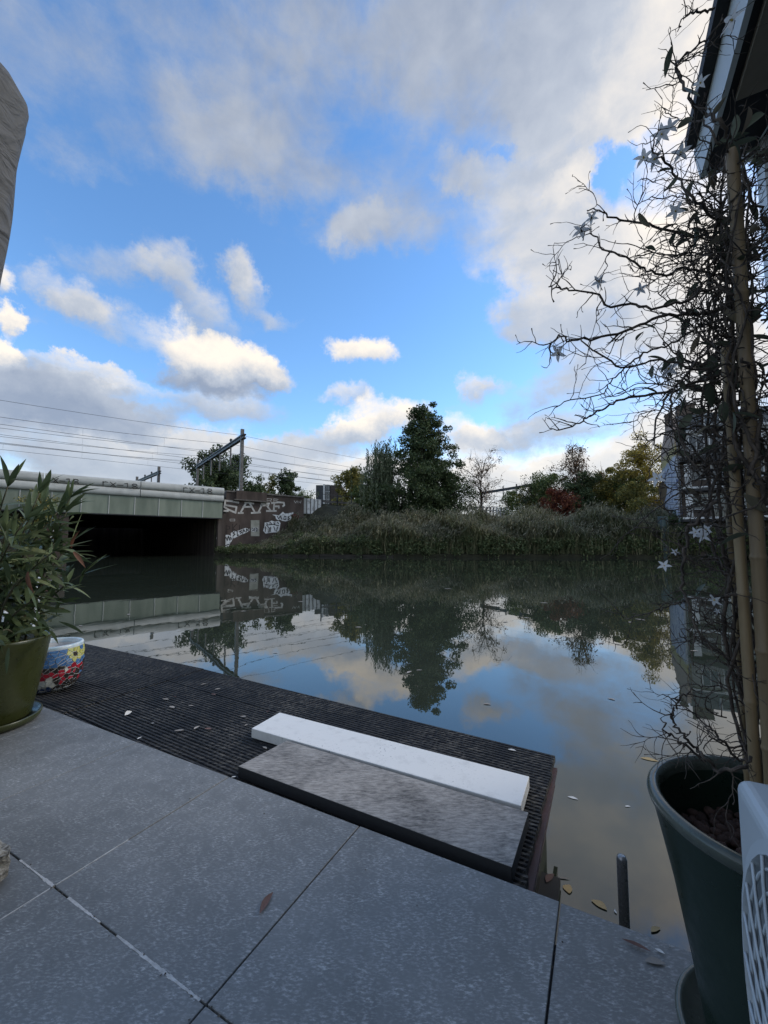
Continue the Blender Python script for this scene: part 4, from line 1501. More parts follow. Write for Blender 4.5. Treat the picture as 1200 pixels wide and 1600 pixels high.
t.links.new(cramp(t, f, [(0.3, (0.18,) * 3), (0.7, (0.34,) * 3)]), b.inputs['Roughness'])
M['steel'] = m
M['dead_leaf'] = simple('dead_leaf_brown', (0.10, 0.05, 0.04), (0.20, 0.11, 0.085), 60, 0.7, mode='Object', rand=0.3)
M['pale_leaf'] = simple('dead_leaf_pale', (0.24, 0.21, 0.175), (0.42, 0.38, 0.33), 60, 0.7, mode='Object', rand=0.3)
M['gold_leaf'] = simple('dead_leaf_golden', (0.36, 0.24, 0.09), (0.52, 0.38, 0.16), 50, 0.6, mode='Object', rand=0.2)
M['white_leaf'] = simple('bleached_petal', (0.55, 0.54, 0.50), (0.7, 0.69, 0.66), 50, 0.6, mode='Object')

# ---------------------------------------------------------------- patio
A_J, B_EDGE, PITCH_T, FIRST_ROW = -0.126, 1.183, 0.592, 0.576
patio = thing('patio', None, None, tuple(G(0, 0, 0.3)), kind='structure')
mb = MB()
gbox(mb, -6.7, 0.745, -2.2, 1.07, 0.10, 0.310)
mb.build('mortar_bed', M['mortar'], patio)
mb = MB()
gbox(mb, 0.45, 0.745, 1.072, 1.165, -0.6, 0.298)
gbox(mb, -6.7, 0.745, -2.2, 1.05, -1.4, 0.095)
mb.build('quay_foot', M['float'], patio)
brows = [(B_EDGE - FIRST_ROW, B_EDGE)] + [(B_EDGE - FIRST_ROW - PITCH_T * (i + 1), B_EDGE - FIRST_ROW - PITCH_T * i) for i in range(4)]
ni = 0
for bi, (b0, b1) in enumerate(brows):
    for k in range(-11, 2):
        a0 = A_J + PITCH_T * k
        a1 = min(a0 + PITCH_T, 0.75)
        gp = 0.0022
        mb = MB()
        zt = 0.32 + rng.normal(0, 0.0006)
        gbox(mb, a0 + gp, a1 - gp, b0 + (gp if bi else gp), b1 - (gp if bi else 0), 0.3105 + 0.0001 * (ni % 3), zt)
        o = mb.build('tile', M['tile'], patio, bevel=0.0012, seg=1)
        ni += 1
# pale grout left in parts of the joints
mb = MB()
J1 = B_EDGE - FIRST_ROW
for (x0, x1, wd, bb) in ((-1.50, -1.318, 0.0026, J1), (-1.36, -1.31, 0.0050, J1), (-1.235, -1.13, 0.0034, J1), (-1.15, -1.09, 0.0022, J1), (-1.02, -0.90, 0.0034, J1), (-0.90, -0.80, 0.0040, J1), (-0.80, -0.735, 0.003, J1)):
    n_ = 12
    for i in range(n_):
        p0, p1 = x0 + (x1 - x0) * i / n_, x0 + (x1 - x0) * (i + 1) / n_
        ww_ = wd * rng.uniform(0.7, 1.2)
        gbox(mb, p0, p1, bb - ww_, bb + ww_ * 0.8, 0.3102, 0.3206 + 0.0003 * rng.random())
for (y0, y1, wd) in ((0.18, 0.60, 0.0016), (0.612, 0.80, 0.0015)):
    aa = A_J - 2 * PITCH_T
    for i in range(14):
        p0, p1 = y0 + (y1 - y0) * i / 14, y0 + (y1 - y0) * (i + 1) / 14
        ww_ = wd * rng.uniform(0.6, 1.3)
        gbox(mb, aa - ww_, aa + ww_, p0, p1, 0.3102, 0.3205)
mb.build('grout_line', M['grout'], patio)

# grit caught in the joints and along the edge
gp_c, gp_r = [], []
for i in range(150):
    u_ = rng.random()
    if u_ < 0.45:
        p = G(rng.uniform(-2.2, 0.5), J1 + rng.normal(0, 0.006), 0.3213)
    elif u_ < 0.7:
        p = G(A_J - PITCH_T * int(rng.integers(0, 4)) + rng.normal(0, 0.006), rng.uniform(0.1, 1.15), 0.3213)
    else:
        p = G(rng.uniform(-2.5, 0.5), B_EDGE - abs(rng.normal(0, 0.07)) - 0.01, 0.3213)
    gp_c.append(p)
V_ = []
for p in gp_c:
    s_ = rng.uniform(0.0012, 0.0036)
    a_ = rng.uniform(0, 6.28)
    q = [p + np.array([math.cos(a_ + k * 1.57) * s_ * rng.uniform(0.5, 1.2), math.sin(a_ + k * 1.57) * s_ * rng.uniform(0.4, 1), 0.0006 * k]) for k in range(4)]
    V_.append(np.stack(q))
tag(quads_mesh('grit', np.stack(V_), 4, simple('grit', (0.03, 0.024, 0.018), (0.16, 0.14, 0.11), 90, 0.95)), 'dark grit and crumbs in the joints of the patio', 'grit', kind='stuff')

# ---------------------------------------------------------------- ridged dock
DZ = 0.285
KP = at_z(320, 1045, DZ)
RP = at_z(866, 1179, DZ)
ka, kb = float(KP @ D1), float(KP @ D2)
ra, rb = float(RP @ D1), float(RP @ D2)
ANG = math.atan2(rb - kb, ra - ka)
dock = thing('dock', 'low dark dock of ridged algae covered boards along the patio edge', 'dock', tuple(G(ka, 1.6, 0.25)))
BWD = 0.145


def ridge_board(p0, e1, e2, L0, L1, wdt, zt, nr=7):
    """board along e1 from L0 to L1, inner edge at p0, width along e2; grooves along its length"""
    prof = []
    rw = wdt / nr
    for i in range(nr):
        x0 = i * rw
        prof += [(x0 + rw * 0.06, -0.0065), (x0 + rw * 0.24, 0), (x0 + rw * 0.70, 0.0002), (x0 + rw * 0.88, -0.0065)]
    prof += [(wdt - 0.001, -0.027), (0.001, -0.027)]
    k_ = len(prof)
    vs_ = []
    for L in (L0, L1):
        for (q, z) in prof:
            vs_.append(p0 + e1 * L + e2 * q + UP * (zt + z))
    mb_ = MB()
    mb_.add(vs_, [(i, (i + 1) % k_, (i + 1) % k_ + k_, i + k_) for i in range(k_)] + [tuple(range(k_))[::-1], tuple(range(k_, 2 * k_))])
    return mb_


nb = 8
for i in range(nb):     # left section, square to the patio
    b1 = kb - i * (BWD + 0.004)
    p0 = G(0, b1 - BWD, 0)
    cuts = [ka - 0.004, ka - 2.3 - 0.3 * (i % 2), ka - 5.0]
    for c in range(2):
        mb = ridge_board(p0, D1, D2, cuts[c + 1] + 0.004, cuts[c], BWD, DZ + 0.002 + rng.normal(0, 0.0008))
        mb.build('board', M['deck'], dock)
E1 = D1 * math.cos(ANG) + D2 * math.sin(ANG)
E2 = -D1 * math.sin(ANG) + D2 * math.cos(ANG)
KG = G(ka, kb, 0)
RLEN = math.hypot(ra - ka, rb - kb)
tg_ = math.tan(-ANG)
nbr = 9
for i in range(nbr):
    q = i * (BWD + 0.004)
    # ends lie on lines square to the patio
    off = (q + BWD / 2) * math.tan(-ANG)
    mb = ridge_board(KG - E2 * (q + BWD), E1, E2, 0.004 + off, RLEN + off + rng.normal(0, 0.002), BWD, DZ - 0.002 + rng.normal(0, 0.0008))
    mb.build('board', M['deck'], dock)
mb = MB()
gbox(mb, ka - 5.0, ra - 0.04, 1.12, min(kb, rb) - 0.03, 0.0, DZ - 0.032)
gbox(mb, ka - 5.0, ka + 0.8, min(kb, rb) - 0.03, kb - 0.05, 0.001, DZ - 0.0325)
mb.build('pontoon', M['float'], dock)
mb = MB()
gbox(mb, ra - 0.012, ra + 0.003, 1.10, rb - 0.03, DZ - 0.12, DZ - 0.0455)
gbox(mb, ra - 0.012, ra + 0.016, 1.10, rb - 0.05, DZ - 0.045, DZ - 0.0308)
mb.build('side_beam', M['red_steel'], dock)
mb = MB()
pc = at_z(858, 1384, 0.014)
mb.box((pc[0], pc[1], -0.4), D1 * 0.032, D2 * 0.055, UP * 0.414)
mb.build('cuboid', M['float'], dock)  # low near-black box at the waterline by the dock end


def slab_px(name, TL, TR, BR, BL, z, th, mat, label, cat):
    """box from its four seen top corners at height z"""
    pts = [at_z(x, y, z) for x, y in (TL, TR, BR, BL)]
    mb_ = MB()
    bot = [p - UP * th for p in pts]
    mb_.hexa([bot[3], bot[2], bot[1], bot[0], pts[3], pts[2], pts[1], pts[0]])
    o_ = mb_.build(name, mat, None, bevel=0.0025)
    return tag(o_, label, cat)


slab_px('stone_slab', (437, 1113), (827, 1213), (814, 1259), (393, 1138), 0.331, 0.0435, M['white_slab'], 'long narrow white stone slab lying on the dark dock', 'slab')
slab_px('stone_slab', (448, 1157), (826, 1269), (800, 1355), (372, 1197), 0.333, 0.0455, M['grey_slab'], 'wide weathered grey stone slab lying between patio and white slab', 'slab')

# steel post in the water
p = at_z(976, 1447, 0.0)
tp_ = at_y(965, 1336, p[1])
mb = MB()
mb.lathe((p[0], p[1], -0.8), [(0.0155, 0), (0.0155, 0.8 + tp_[2] - 0.012), (0.0125, 0.8 + tp_[2] - 0.003), (0.006, 0.8 + tp_[2]), (0, 0.8 + tp_[2] + 0.001)], 24)
tag(mb.build('metal_post', M['steel']), 'thin steel post standing in the water at the patio edge', 'post')

# split granite block at the left edge
gc = at_z(21, 1374, 0.32)
ga, gb_ = float(gc @ D1), float(gc @ D2)
bm = bmesh.new()
bmesh.ops.create_cube(bm, size=1.0)
bmesh.ops.subdivide_edges(bm, edges=bm.edges, cuts=5, use_grid_fill=True)
for v_ in bm.verts:
    s_ = 0.05 if abs(v_.co.z) > 0.49 else 0.09
    q = Vector((rng.normal(), rng.normal(), rng.normal())) * 0.003
    edge = sum(1 for c in v_.co if abs(c) > 0.49)
    v_.co = Vector((v_.co.x * 0.22, v_.co.y * 0.17, v_.co.z * 0.088)) + q * (0.5 if v_.co.z < -0.4 else 1) - v_.co * (0.02 if edge >= 2 else 0)
bmesh.ops.rotate(bm, verts=bm.verts, matrix=Matrix.Rotation(-math.radians(28), 3, 'Z'))
me = bpy.data.meshes.new('granite_block')
bm.to_mesh(me)
bm.free()
go = link('granite_block', me, M['granite'])
go.location = G(ga - 0.11, gb_ - 0.085, 0.32 + 0.0455)
tag(go, 'rough split granite block at the left edge of the patio', 'stone block')

# ---------------------------------------------------------------- left olive pot with saucer, mosaic pot
PX, PY = -1.985, 2.115
pot = thing('plant_pot', 'large glazed olive green pot on a saucer holding the oleander', 'pot', (PX, PY, 0.32))
mb = MB()
mb.lathe((PX, PY, 0.345), [(0, 0.0), (0.165, 0.0), (0.172, 0.01), (0.205, 0.2), (0.232, 0.37), (0.236, 0.385), (0.238, 0.398), (0.232, 0.405), (0.222, 0.402), (0.218, 0.39), (0.205, 0.34)], 64)
mb.build('body', M['olive_glaze'], pot)
mb = MB()
mb.lathe((PX, PY, 0.322), [(0, 0.0), (0.195, 0.0), (0.208, 0.012), (0.216, 0.036), (0.212, 0.041), (0.204, 0.038), (0.195, 0.02), (0, 0.018)], 64)
mb.build('saucer', M['olive_glaze'], pot)
mb = MB()
mb.lathe((PX, PY, 0.345), [(0, 0.352), (0.1, 0.355), (0.2068, 0.345)], 32)
mb.build('soil', M['soil'], pot)

MC = at_z(77, 1076, DZ)
mp_ = thing('mosaic_pot', 'round mosaic pot with blue, yellow, red and white shards beside the olive pot', 'pot', (MC[0], MC[1], DZ))
MPROF = [(0.11, 0.0), (0.138, 0.02), (0.158, 0.06), (0.172, 0.12), (0.177, 0.18), (0.174, 0.235), (0.168, 0.275)]
mzs = [q[1] for q in MPROF]
mrs = [q[0] for q in MPROF]
mb = MB()
mb.lathe((MC[0], MC[1], DZ + 0.003), [(0, 0)] + MPROF + [(0.166, 0.283), (0.156, 0.285), (0.150, 0.278), (0.148, 0.2), (0.14, 0.06), (0, 0.05)], 64)
mb.build('body', simple('pot_grout', (0.5, 0.5, 0.49), (0.62, 0.62, 0.61), 40, 0.9), mp_)
M['pot_rim'] = simple('pale_blue_rim_glaze', (0.42, 0.55, 0.60), (0.66, 0.70, 0.70), 24, 0.25)
mb = MB()
mb.lathe((MC[0], MC[1], DZ + 0.003), [(0.1695, 0.268), (0.1705, 0.280), (0.167, 0.288), (0.157, 0.290), (0.1505, 0.284), (0.149, 0.26)], 64)
mb.build('rim', M['pot_rim'], mp_)
SH = {}
for nm, c1, c2 in (('blue', (0.05, 0.13, 0.30), (0.10, 0.22, 0.42)), ('yellow', (0.42, 0.42, 0.10), (0.58, 0.55, 0.20)), ('red', (0.30, 0.012, 0.025), (0.42, 0.03, 0.05)),
                   ('white', (0.50, 0.50, 0.45), (0.66, 0.65, 0.58)), ('dark', (0.022, 0.020, 0.018), (0.055, 0.045, 0.04)), ('navy', (0.02, 0.045, 0.12), (0.05, 0.085, 0.2))):
    SH[nm] = simple('shard_glaze_' + nm, c1, c2, 30, 0.22, rand=0.12)
cam_ang = math.atan2(-MC[1], -MC[0])
RM = 0.165
seeds = []
per = 2 * math.pi * RM
rows = 16
for j in range(rows):
    for i in range(25):
        seeds.append(((i + 0.5 * (j % 2) + rng.uniform(-0.42, 0.42)) / 25 * per, 0.012 + (j + 0.5 + rng.uniform(-0.4, 0.4)) / rows * 0.25))


def clip(poly, px, py, nx, ny):
    out = []
    for i in range(len(poly)):
        a, c = poly[i], poly[(i + 1) % len(poly)]
        da = (a[0] - px) * nx + (a[1] - py) * ny
        dc = (c[0] - px) * nx + (c[1] - py) * ny
        if da <= 0:
            out.append(a)
        if da * dc < 0:
            f_ = da / (da - dc)
            out.append((a[0] + (c[0] - a[0]) * f_, a[1] + (c[1] - a[1]) * f_))
    return out


def pot_pt(u, v_, lift):
    r = np.interp(v_, mzs, mrs) + lift
    return (MC[0] + r * math.cos(u / RM), MC[1] + r * math.sin(u / RM), DZ + 0.003 + v_)


back_mb = MB()
for (su, sv) in seeds:
    poly = [(su - 0.04, max(0.010, sv - 0.04)), (su + 0.04, max(0.010, sv - 0.04)), (su + 0.04, min(0.266, sv + 0.04)), (su - 0.04, min(0.266, sv + 0.04))]
    for (qu, qv) in seeds:
        du = (qu - su + per / 2) % per - per / 2
        dv = qv - sv
        L = math.hypot(du, dv)
        if L < 1e-6 or L > 0.09:
            continue
        nx, ny = du / L, dv / L
        poly = clip(poly, su + du / 2 - nx * 0.0021, sv + dv / 2 - ny * 0.0021, nx, ny)
        if len(poly) < 3:
            break
    if len(poly) < 3:
        continue
    phi = math.degrees(((su / RM - cam_ang + math.pi) % (2 * math.pi)) - math.pi)   # + is to the viewer's right
    h_ = sv / 0.27
    if h_ > 0.66 and 28 < phi < 78 and h_ > 0.66 + abs(phi - 52) * 0.004:
        cn = 'yellow'
    elif h_ > 0.60 + max(0, phi) * 0.0 and phi < 74:
        cn = 'blue'
    elif 0.52 >= h_ > 0.36 and phi < 22:
        cn = 'red'
    elif phi < 8 and 0.16 < h_ < 0.42:
        cn = 'white' if phi > -24 else 'navy'
    elif phi >= 20 and 0.16 < h_ < 0.58 and rng.random() < 0.34:
        cn = 'red'
    elif phi < 4 and h_ <= 0.16:
        cn = 'navy'
    else:
        cn = 'dark'
    if rng.random() < 0.04:
        cn = rng.choice(['blue', 'dark', 'white'])
    mb = MB() if abs(phi) < 118 else back_mb
    n_ = len(poly)
    top = [pot_pt(u, q, 0.0032) for u, q in poly]
    bot = [pot_pt(u, q, -0.001) for u, q in poly]
    mb.add(top + bot, [tuple(range(n_))] + [(i, i + n_, (i + 1) % n_ + n_, (i + 1) % n_) for i in range(n_)])
    if abs(phi) < 118:
        mb.build('shard', SH[str(cn)], mp_)


back_mb.build('back_shards', SH['dark'], mp_)['kind'] = 'stuff'

# ---------------------------------------------------------------- leaves shared by the plants
def lance_leaf(name, L, wd, bend, fold=0.25, n=7):
    mb_ = MB()
    vs_, fs_ = [], []
    for i in range(n):
        f_ = i / (n - 1)
        w_ = wd * (math.sin(math.pi * min(1, f_ * 0.97 + 0.03) ** 0.85) ** 0.9) * 0.5 + 0.0006
        x = L * f_
        z = -bend * L * f_ ** 2
        vs_ += [(x, -w_, z + w_ * fold), (x, 0, z), (x, w_, z + w_ * fold)]
    for i in range(n - 1):
        for j in range(2):
            fs_.append((i * 3 + j, i * 3 + j + 1, (i + 1) * 3 + j + 1, (i + 1) * 3 + j))
    mb_.add(vs_, fs_, 0, True)
    return mb_.mesh(name)


def orient(o_, pos, d, roll=0.0, sc=1.0):
    d = Vector(d).normalized()
    q = d.to_track_quat('X', 'Z')
    o_.matrix_basis = Matrix.Translation(Vector(pos)) @ q.to_matrix().to_4x4() @ Matrix.Rotation(roll, 4, 'X') @ Matrix.Scale(sc, 4)


OL = [lance_leaf('oleander_leaf_%d' % i, 0.150, 0.0225, bd, 0.3) for i, bd in enumerate((0.05, 0.18, 0.35, 0.0))]
ole = thing('oleander_plant', 'bushy oleander with long narrow green leaves growing in the olive pot', 'plant', (PX, PY, 0.69))
nl_ = 0
tips = [(12, 760, 2.0), (62, 770, 2.1), (104, 800, 2.25), (90, 800, 2.2), (66, 788, 2.2), (110, 778, 2.25), (112, 846, 2.3), (128, 898, 2.25), (84, 862, 2.0), (40, 812, 1.92), (8, 830, 1.95), (100, 950, 2.15), (30, 905, 1.9), (70, 930, 2.0), (-40, 760, 2.0), (5, 985, 1.88)]
for si, (tx, ty, Y) in enumerate(tips):
    tip = at_y(tx, ty, Y)
    st = np.array([PX + rng.normal(0, 0.07), PY + rng.normal(0, 0.06), 0.69])
    mid = st * 0.45 + tip * 0.55 + np.array([(st[0] - tip[0]) * 0.16, 0, 0.06])
    pts = [(1 - f_) ** 2 * st + 2 * f_ * (1 - f_) * mid + f_ * f_ * tip for f_ in np.linspace(0, 1, 9)]
    mb = MB()
    mb.tube(pts, list(np.linspace(0.0065, 0.0028, 9)), 6)
    mb.build('stem', M['oleander_stem'], ole)
    Ls = np.linalg.norm(tip - st)
    nn_ = max(4, min(9, int(Ls / 0.075)))
    for k in range(nn_):
        f_ = 1.0 if k == nn_ - 1 else 0.28 + 0.72 * (k + 0.3 * rng.random()) / nn_
        p = (1 - f_) ** 2 * st + 2 * f_ * (1 - f_) * mid + f_ * f_ * tip
        ax_ = (tip - mid) * f_ + (mid - st) * (1 - f_)
        ax_ = ax_ / np.linalg.norm(ax_)
        x_ = np.cross(ax_, [0.3, 0.2, 1.0]); x_ /= np.linalg.norm(x_)
        y_ = np.cross(ax_, x_)
        for q in range(3 if k < nn_ - 1 else 4):
            if nl_ >= 296:
                break
            a = q * 2.094 + k * 1.05 + rng.normal() * 0.25
            out = x_ * math.cos(a) + y_ * math.sin(a)
            spread = rng.uniform(0.55, 1.05) if k < nn_ - 1 else rng.uniform(0.25, 0.5)
            if f_ < 0.55:
                spread = rng.uniform(0.9, 1.55)
            d = ax_ * math.cos(spread) + out * math.sin(spread)
            if f_ < 0.6:
                d = d - UP * rng.uniform(-0.1, 0.45)
            lf = link('leaf', OL[int(rng.integers(4))], M['oleander'], ole)
            orient(lf, p, d, rng.normal() * 0.5, rng.uniform(0.7, 1.2))
            nl_ += 1
# inner foliage too dense to pick apart
stf = []
for k in range(330):
    si = int(rng.integers(len(tips)))
    tip = at_y(tips[si][0], tips[si][1], tips[si][2])
    st = np.array([PX, PY, 0.69])
    f_ = rng.uniform(0.12, 0.85)
    p = st * (1 - f_) + tip * f_ + rng.normal(0, 0.035, 3)
    d = rng.normal(size=3) * np.array([1, 1, 0.8]) + (tip - st) * 0.9 - UP * (0.5 if f_ < 0.35 else 0)
    d /= np.linalg.norm(d)
    sd = np.cross(d, rng.normal(size=3)); sd /= np.linalg.norm(sd)
    L = rng.uniform(0.09, 0.16)
    row = []
    for g_, wv_ in ((0, 0.1), (0.25, 0.8), (0.55, 1.0), (0.8, 0.6), (1, 0.05)):
        cpt = p + d * L * g_ - UP * 0.25 * L * g_ ** 2
        row.append(np.stack([cpt - sd * 0.0112 * wv_, cpt + sd * 0.0112 * wv_]))
    stf.append(np.stack(row))
M['oleander_in'] = leaf_mat('oleander_inner_leaf', [(0.0, (0.067, 0.098, 0.041)), (0.7, (0.120, 0.158, 0.071)), (1.0, (0.224, 0.247, 0.120))], 0.42, 0.22)
strips_mesh('foliage', np.array(stf), M['oleander_in'], ole)['kind'] = 'stuff'
WL = lance_leaf('withered_leaf', 0.10, 0.020, 0.45, 0.5)
for (tx, ty, Y, d) in ((115, 862, 2.2, (0.5, -0.2, -0.35)), (112, 856, 2.2, (0.1, -0.1, 1)), (44, 893, 1.9, (0.08, -0.1, -1))):
    lf = link('leaf', WL, M['oleander_brown'], ole)
    orient(lf, at_y(tx, ty, Y), d, 0.6, 1.0)
    lf['label'] = 'withered reddish brown leaf'
lf = link('leaf', OL[0], M['oleander'], ole)
orient(lf, at_y(14, 1012, 1.86), (0.05, -0.12, -1), 0.3, 0.75)

# white slatted box behind the oleander on the dock
wc = thing('slatted_box', 'white slatted box on the dock half hidden behind the oleander leaves', 'box', (-3.4, 3.5, DZ))
for i in range(7):
    mb = MB()
    mb.box((-3.42, 3.46, DZ + 0.06 + i * 0.085), (0.26, -0.14, 0), (0.006, 0.012, 0), (0, 0, 0.028))
    mb.build('slat', M['fascia'], wc)
for sgn in (-1, 1):
    for q in (0, 1):
        mb = MB()
        mb.box((-3.42 + sgn * 0.25 + q * 0.14, 3.48 - sgn * 0.135 + q * 0.26, DZ + 0.325), (0.018, -0.01, 0), (0.01, 0.018, 0), (0, 0, 0.32))
        mb.build('corner_post', M['fascia'], wc)

# ---------------------------------------------------------------- right pot, pebbles, canes
QX, QY = 0.692, 0.745
rp = thing('plant_pot', 'tall dark green glazed pot on a saucer holding the climbing vine', 'pot', (QX, QY, 0.32))
mb = MB()
RPROF = [(0, 0.0), (0.118, 0.0), (0.128, 0.02), (0.142, 0.12), (0.165, 0.26), (0.186, 0.36), (0.194, 0.395)]
mb.lathe((QX, QY, 0.34), RPROF, 72)
mb.lathe((QX, QY, 0.34), [(0.1795, 0.395), (0.172, 0.33), (0.16, 0.25)], 72)
mb.build('body', M['green_glaze'], rp)
mb = MB()
mb.lathe((QX, QY, 0.34), [(0.1940, 0.393), (0.1985, 0.398), (0.2005, 0.407), (0.199, 0.414), (0.194, 0.418), (0.187, 0.4185), (0.181, 0.414), (0.1785, 0.405), (0.1790, 0.393)], 72)
mb.build('rim', M['rim_glaze'], rp)
mb = MB()
mb.lathe((QX, QY, 0.321), [(0, 0.0), (0.15, 0.0), (0.163, 0.012), (0.172, 0.042), (0.168, 0.047), (0.160, 0.044), (0.150, 0.022), (0, 0.018)], 64)
mb.build('saucer', M['rim_glaze'], rp)
PZ = 0.34 + 0.315
mb = MB()
mb.lathe((QX, QY, PZ - 0.01), [(0, 0.004), (0.08, 0.004), (0.1705, -0.004)], 32)
mb.build('soil', M['soil'], rp)
pb_ = thing('clay_pebbles', 'brown clay pebbles filling the tall dark green pot', 'pebbles', (QX, QY, PZ))
PM = []
for i in range(5):
    bm = bmesh.new()
    bmesh.ops.create_icosphere(bm, subdivisions=2 if False else 1, radius=1.0)
    bmesh.ops.subdivide_edges(bm, edges=bm.edges, cuts=1, smooth=1.0)
    for v_ in bm.verts:
        v_.co *= 1 + rng.normal() * 0.05
        v_.co.x *= 1.15
        v_.co.z *= 0.86
    me = bpy.data.meshes.new('pebble_%d' % i)
    bm.to_mesh(me)
    bm.free()
    for p_ in me.polygons:
        p_.use_smooth = True
    me.materials.append(M['pebble'])
    PM.append(me)
cand = []
tries = 0
while len(cand) < 295 and tries < 30000:
    tries += 1
    a, r = rng.uniform(0, 2 * math.pi), 0.162 * math.sqrt(rng.random())
    x, y = QX + r * math.cos(a), QY + r * math.sin(a)
    rad = rng.uniform(0.0062, 0.0105)
    lay = 0 if tries < 9000 else 1
    if all((x - c[0]) ** 2 + (y - c[1]) ** 2 > ((rad + c[3]) * 0.82) ** 2 or c[4] != lay for c in cand):
        cand.append((x, y, PZ + (0.004 if lay == 0 else 0.013) + rng.normal() * 0.001, rad, lay))
for (x, y, z, rad, lay) in cand:
    o = link('pebble', PM[int(rng.integers(5))], M['pebble'], pb_)
    o.matrix_basis = Matrix.Translation((x, y, z)) @ Matrix.Rotation(rng.uniform(0, 6.28), 4, 'Z') @ Matrix.Rotation(rng.normal() * 0.4, 4, 'X') @ Matrix.Scale(rad, 4)

CANES = [([(1144, 236), (1152, 400), (1158, 556), (1167, 700), (1178, 800), (1188, 940), (1198, 1080), (1206, 1200)], 0.76, 0.0125),
         ([(1134, 545), (1142, 660), (1150, 800), (1158, 920), (1165, 985), (1173, 1075), (1181, 1210)], 0.79, 0.0098),
         ([(1132, 700), (1139, 820), (1148, 915), (1161, 1030), (1168, 1200)], 0.86, 0.0072)]
cane_paths = []
for ci, (pl_, Y, r) in enumerate(CANES):
    P_ = [at_y(x, y, Y) for x, y in pl_]
    top, botm = P_[0], P_[-1]
    top = top + (P_[0] - P_[-1]) * 0.0
    d = (botm - top) / np.linalg.norm(botm - top)
    end = botm + d * ((PZ - 0.03 - botm[2]) / d[2])
    L = np.linalg.norm(end - top)
    ct = thing('bamboo_cane', ['tallest thick bamboo cane, its top above the rest of the vine', 'shorter bamboo cane just left of the tallest one', 'thinnest bamboo cane, farthest back in the pot',
                               ''][ci], 'cane', tuple(end), 'bamboo canes in the tall dark green pot')
    pts, rr = [], []
    k = 0.0
    nodes = []
    step = 0.17 + 0.03 * ci
    zs_ = np.arange(0.06 + 0.04 * ci, L - 0.02, step)
    allz = sorted([0, L] + [q + e_ for q in zs_ for e_ in (-0.007, -0.0025, 0, 0.003, 0.008)])
    for q in allz:
        pts.append(end - d * q)
        dn = min([abs(q - z_) for z_ in zs_])
        rr.append(r * (1.13 if dn < 0.001 else 1.06 if dn < 0.0032 else 0.965 if dn < 0.009 else 1.0) * (1 - 0.10 * q / L))
    mb = MB()
    mb.tube(pts, rr, 14)
    mb.build('stalk', M['bamboo'], ct)
    cane_paths.append((end, top))

# ---------------------------------------------------------------- climbing vine
vine = thing('climbing_vine', 'half bare climbing vine with tangled dark twigs and white star flowers on bamboo canes', 'climbing plant', (QX, QY, PZ))


def smooth(pts, n):
    P_ = np.array(pts, float)
    t0 = np.linspace(0, 1, len(P_))
    ts = np.linspace(0, 1, n)
    out = np.zeros((n, P_.shape[1]))
    # Catmull-Rom
    for i, q in enumerate(ts):
        k_ = min(len(P_) - 2, int(q * (len(P_) - 1)))
        f_ = q * (len(P_) - 1) - k_
        p0, p1, p2, p3 = P_[max(0, k_ - 1)], P_[k_], P_[k_ + 1], P_[min(len(P_) - 1, k_ + 2)]
        out[i] = 0.5 * ((2 * p1) + (-p0 + p2) * f_ + (2 * p0 - 5 * p1 + 4 * p2 - p3) * f_ ** 2 + (-p0 + 3 * p1 - 3 * p2 + p3) * f_ ** 3)
    return out


ALLP = []


def rnd_perp(d):
    v_ = rng.normal(size=3)
    v_ -= d * np.dot(v_, d)
    return v_ / np.linalg.norm(v_)


def twig(mb_, p, d, L, r, lvl, curl=0.22):
    n_ = max(3, int(L / 0.009))
    pts = [np.array(p)]
    d = d / np.linalg.norm(d)
    cv = rng.normal(size=3) * curl
    for i in range(n_):
        d = d + cv * 0.16 + rng.normal(size=3) * 0.22 + UP * 0.02
        d /= np.linalg.norm(d)
        pts.append(pts[-1] + d * L / n_)
        if lvl > 0 and rng.random() < 0.33:
            s_ = d * 0.6 + rnd_perp(d) * 0.8
            twig(mb_, pts[-1], s_, L * rng.uniform(0.22, 0.55), r * 0.66, lvl - 1, curl)
    k_ = len(pts)
    rr_ = [r * (1 - 0.6 * i / (k_ - 1)) * rng.uniform(0.85, 1.2) for i in range(k_)]
    if lvl == 0 and rng.random() < 0.35:
        rr_[-1] = r * 1.3
    mb_.tube(pts, rr_, 4 if r < 0.0016 else 5)
    ALLP.extend(pts)


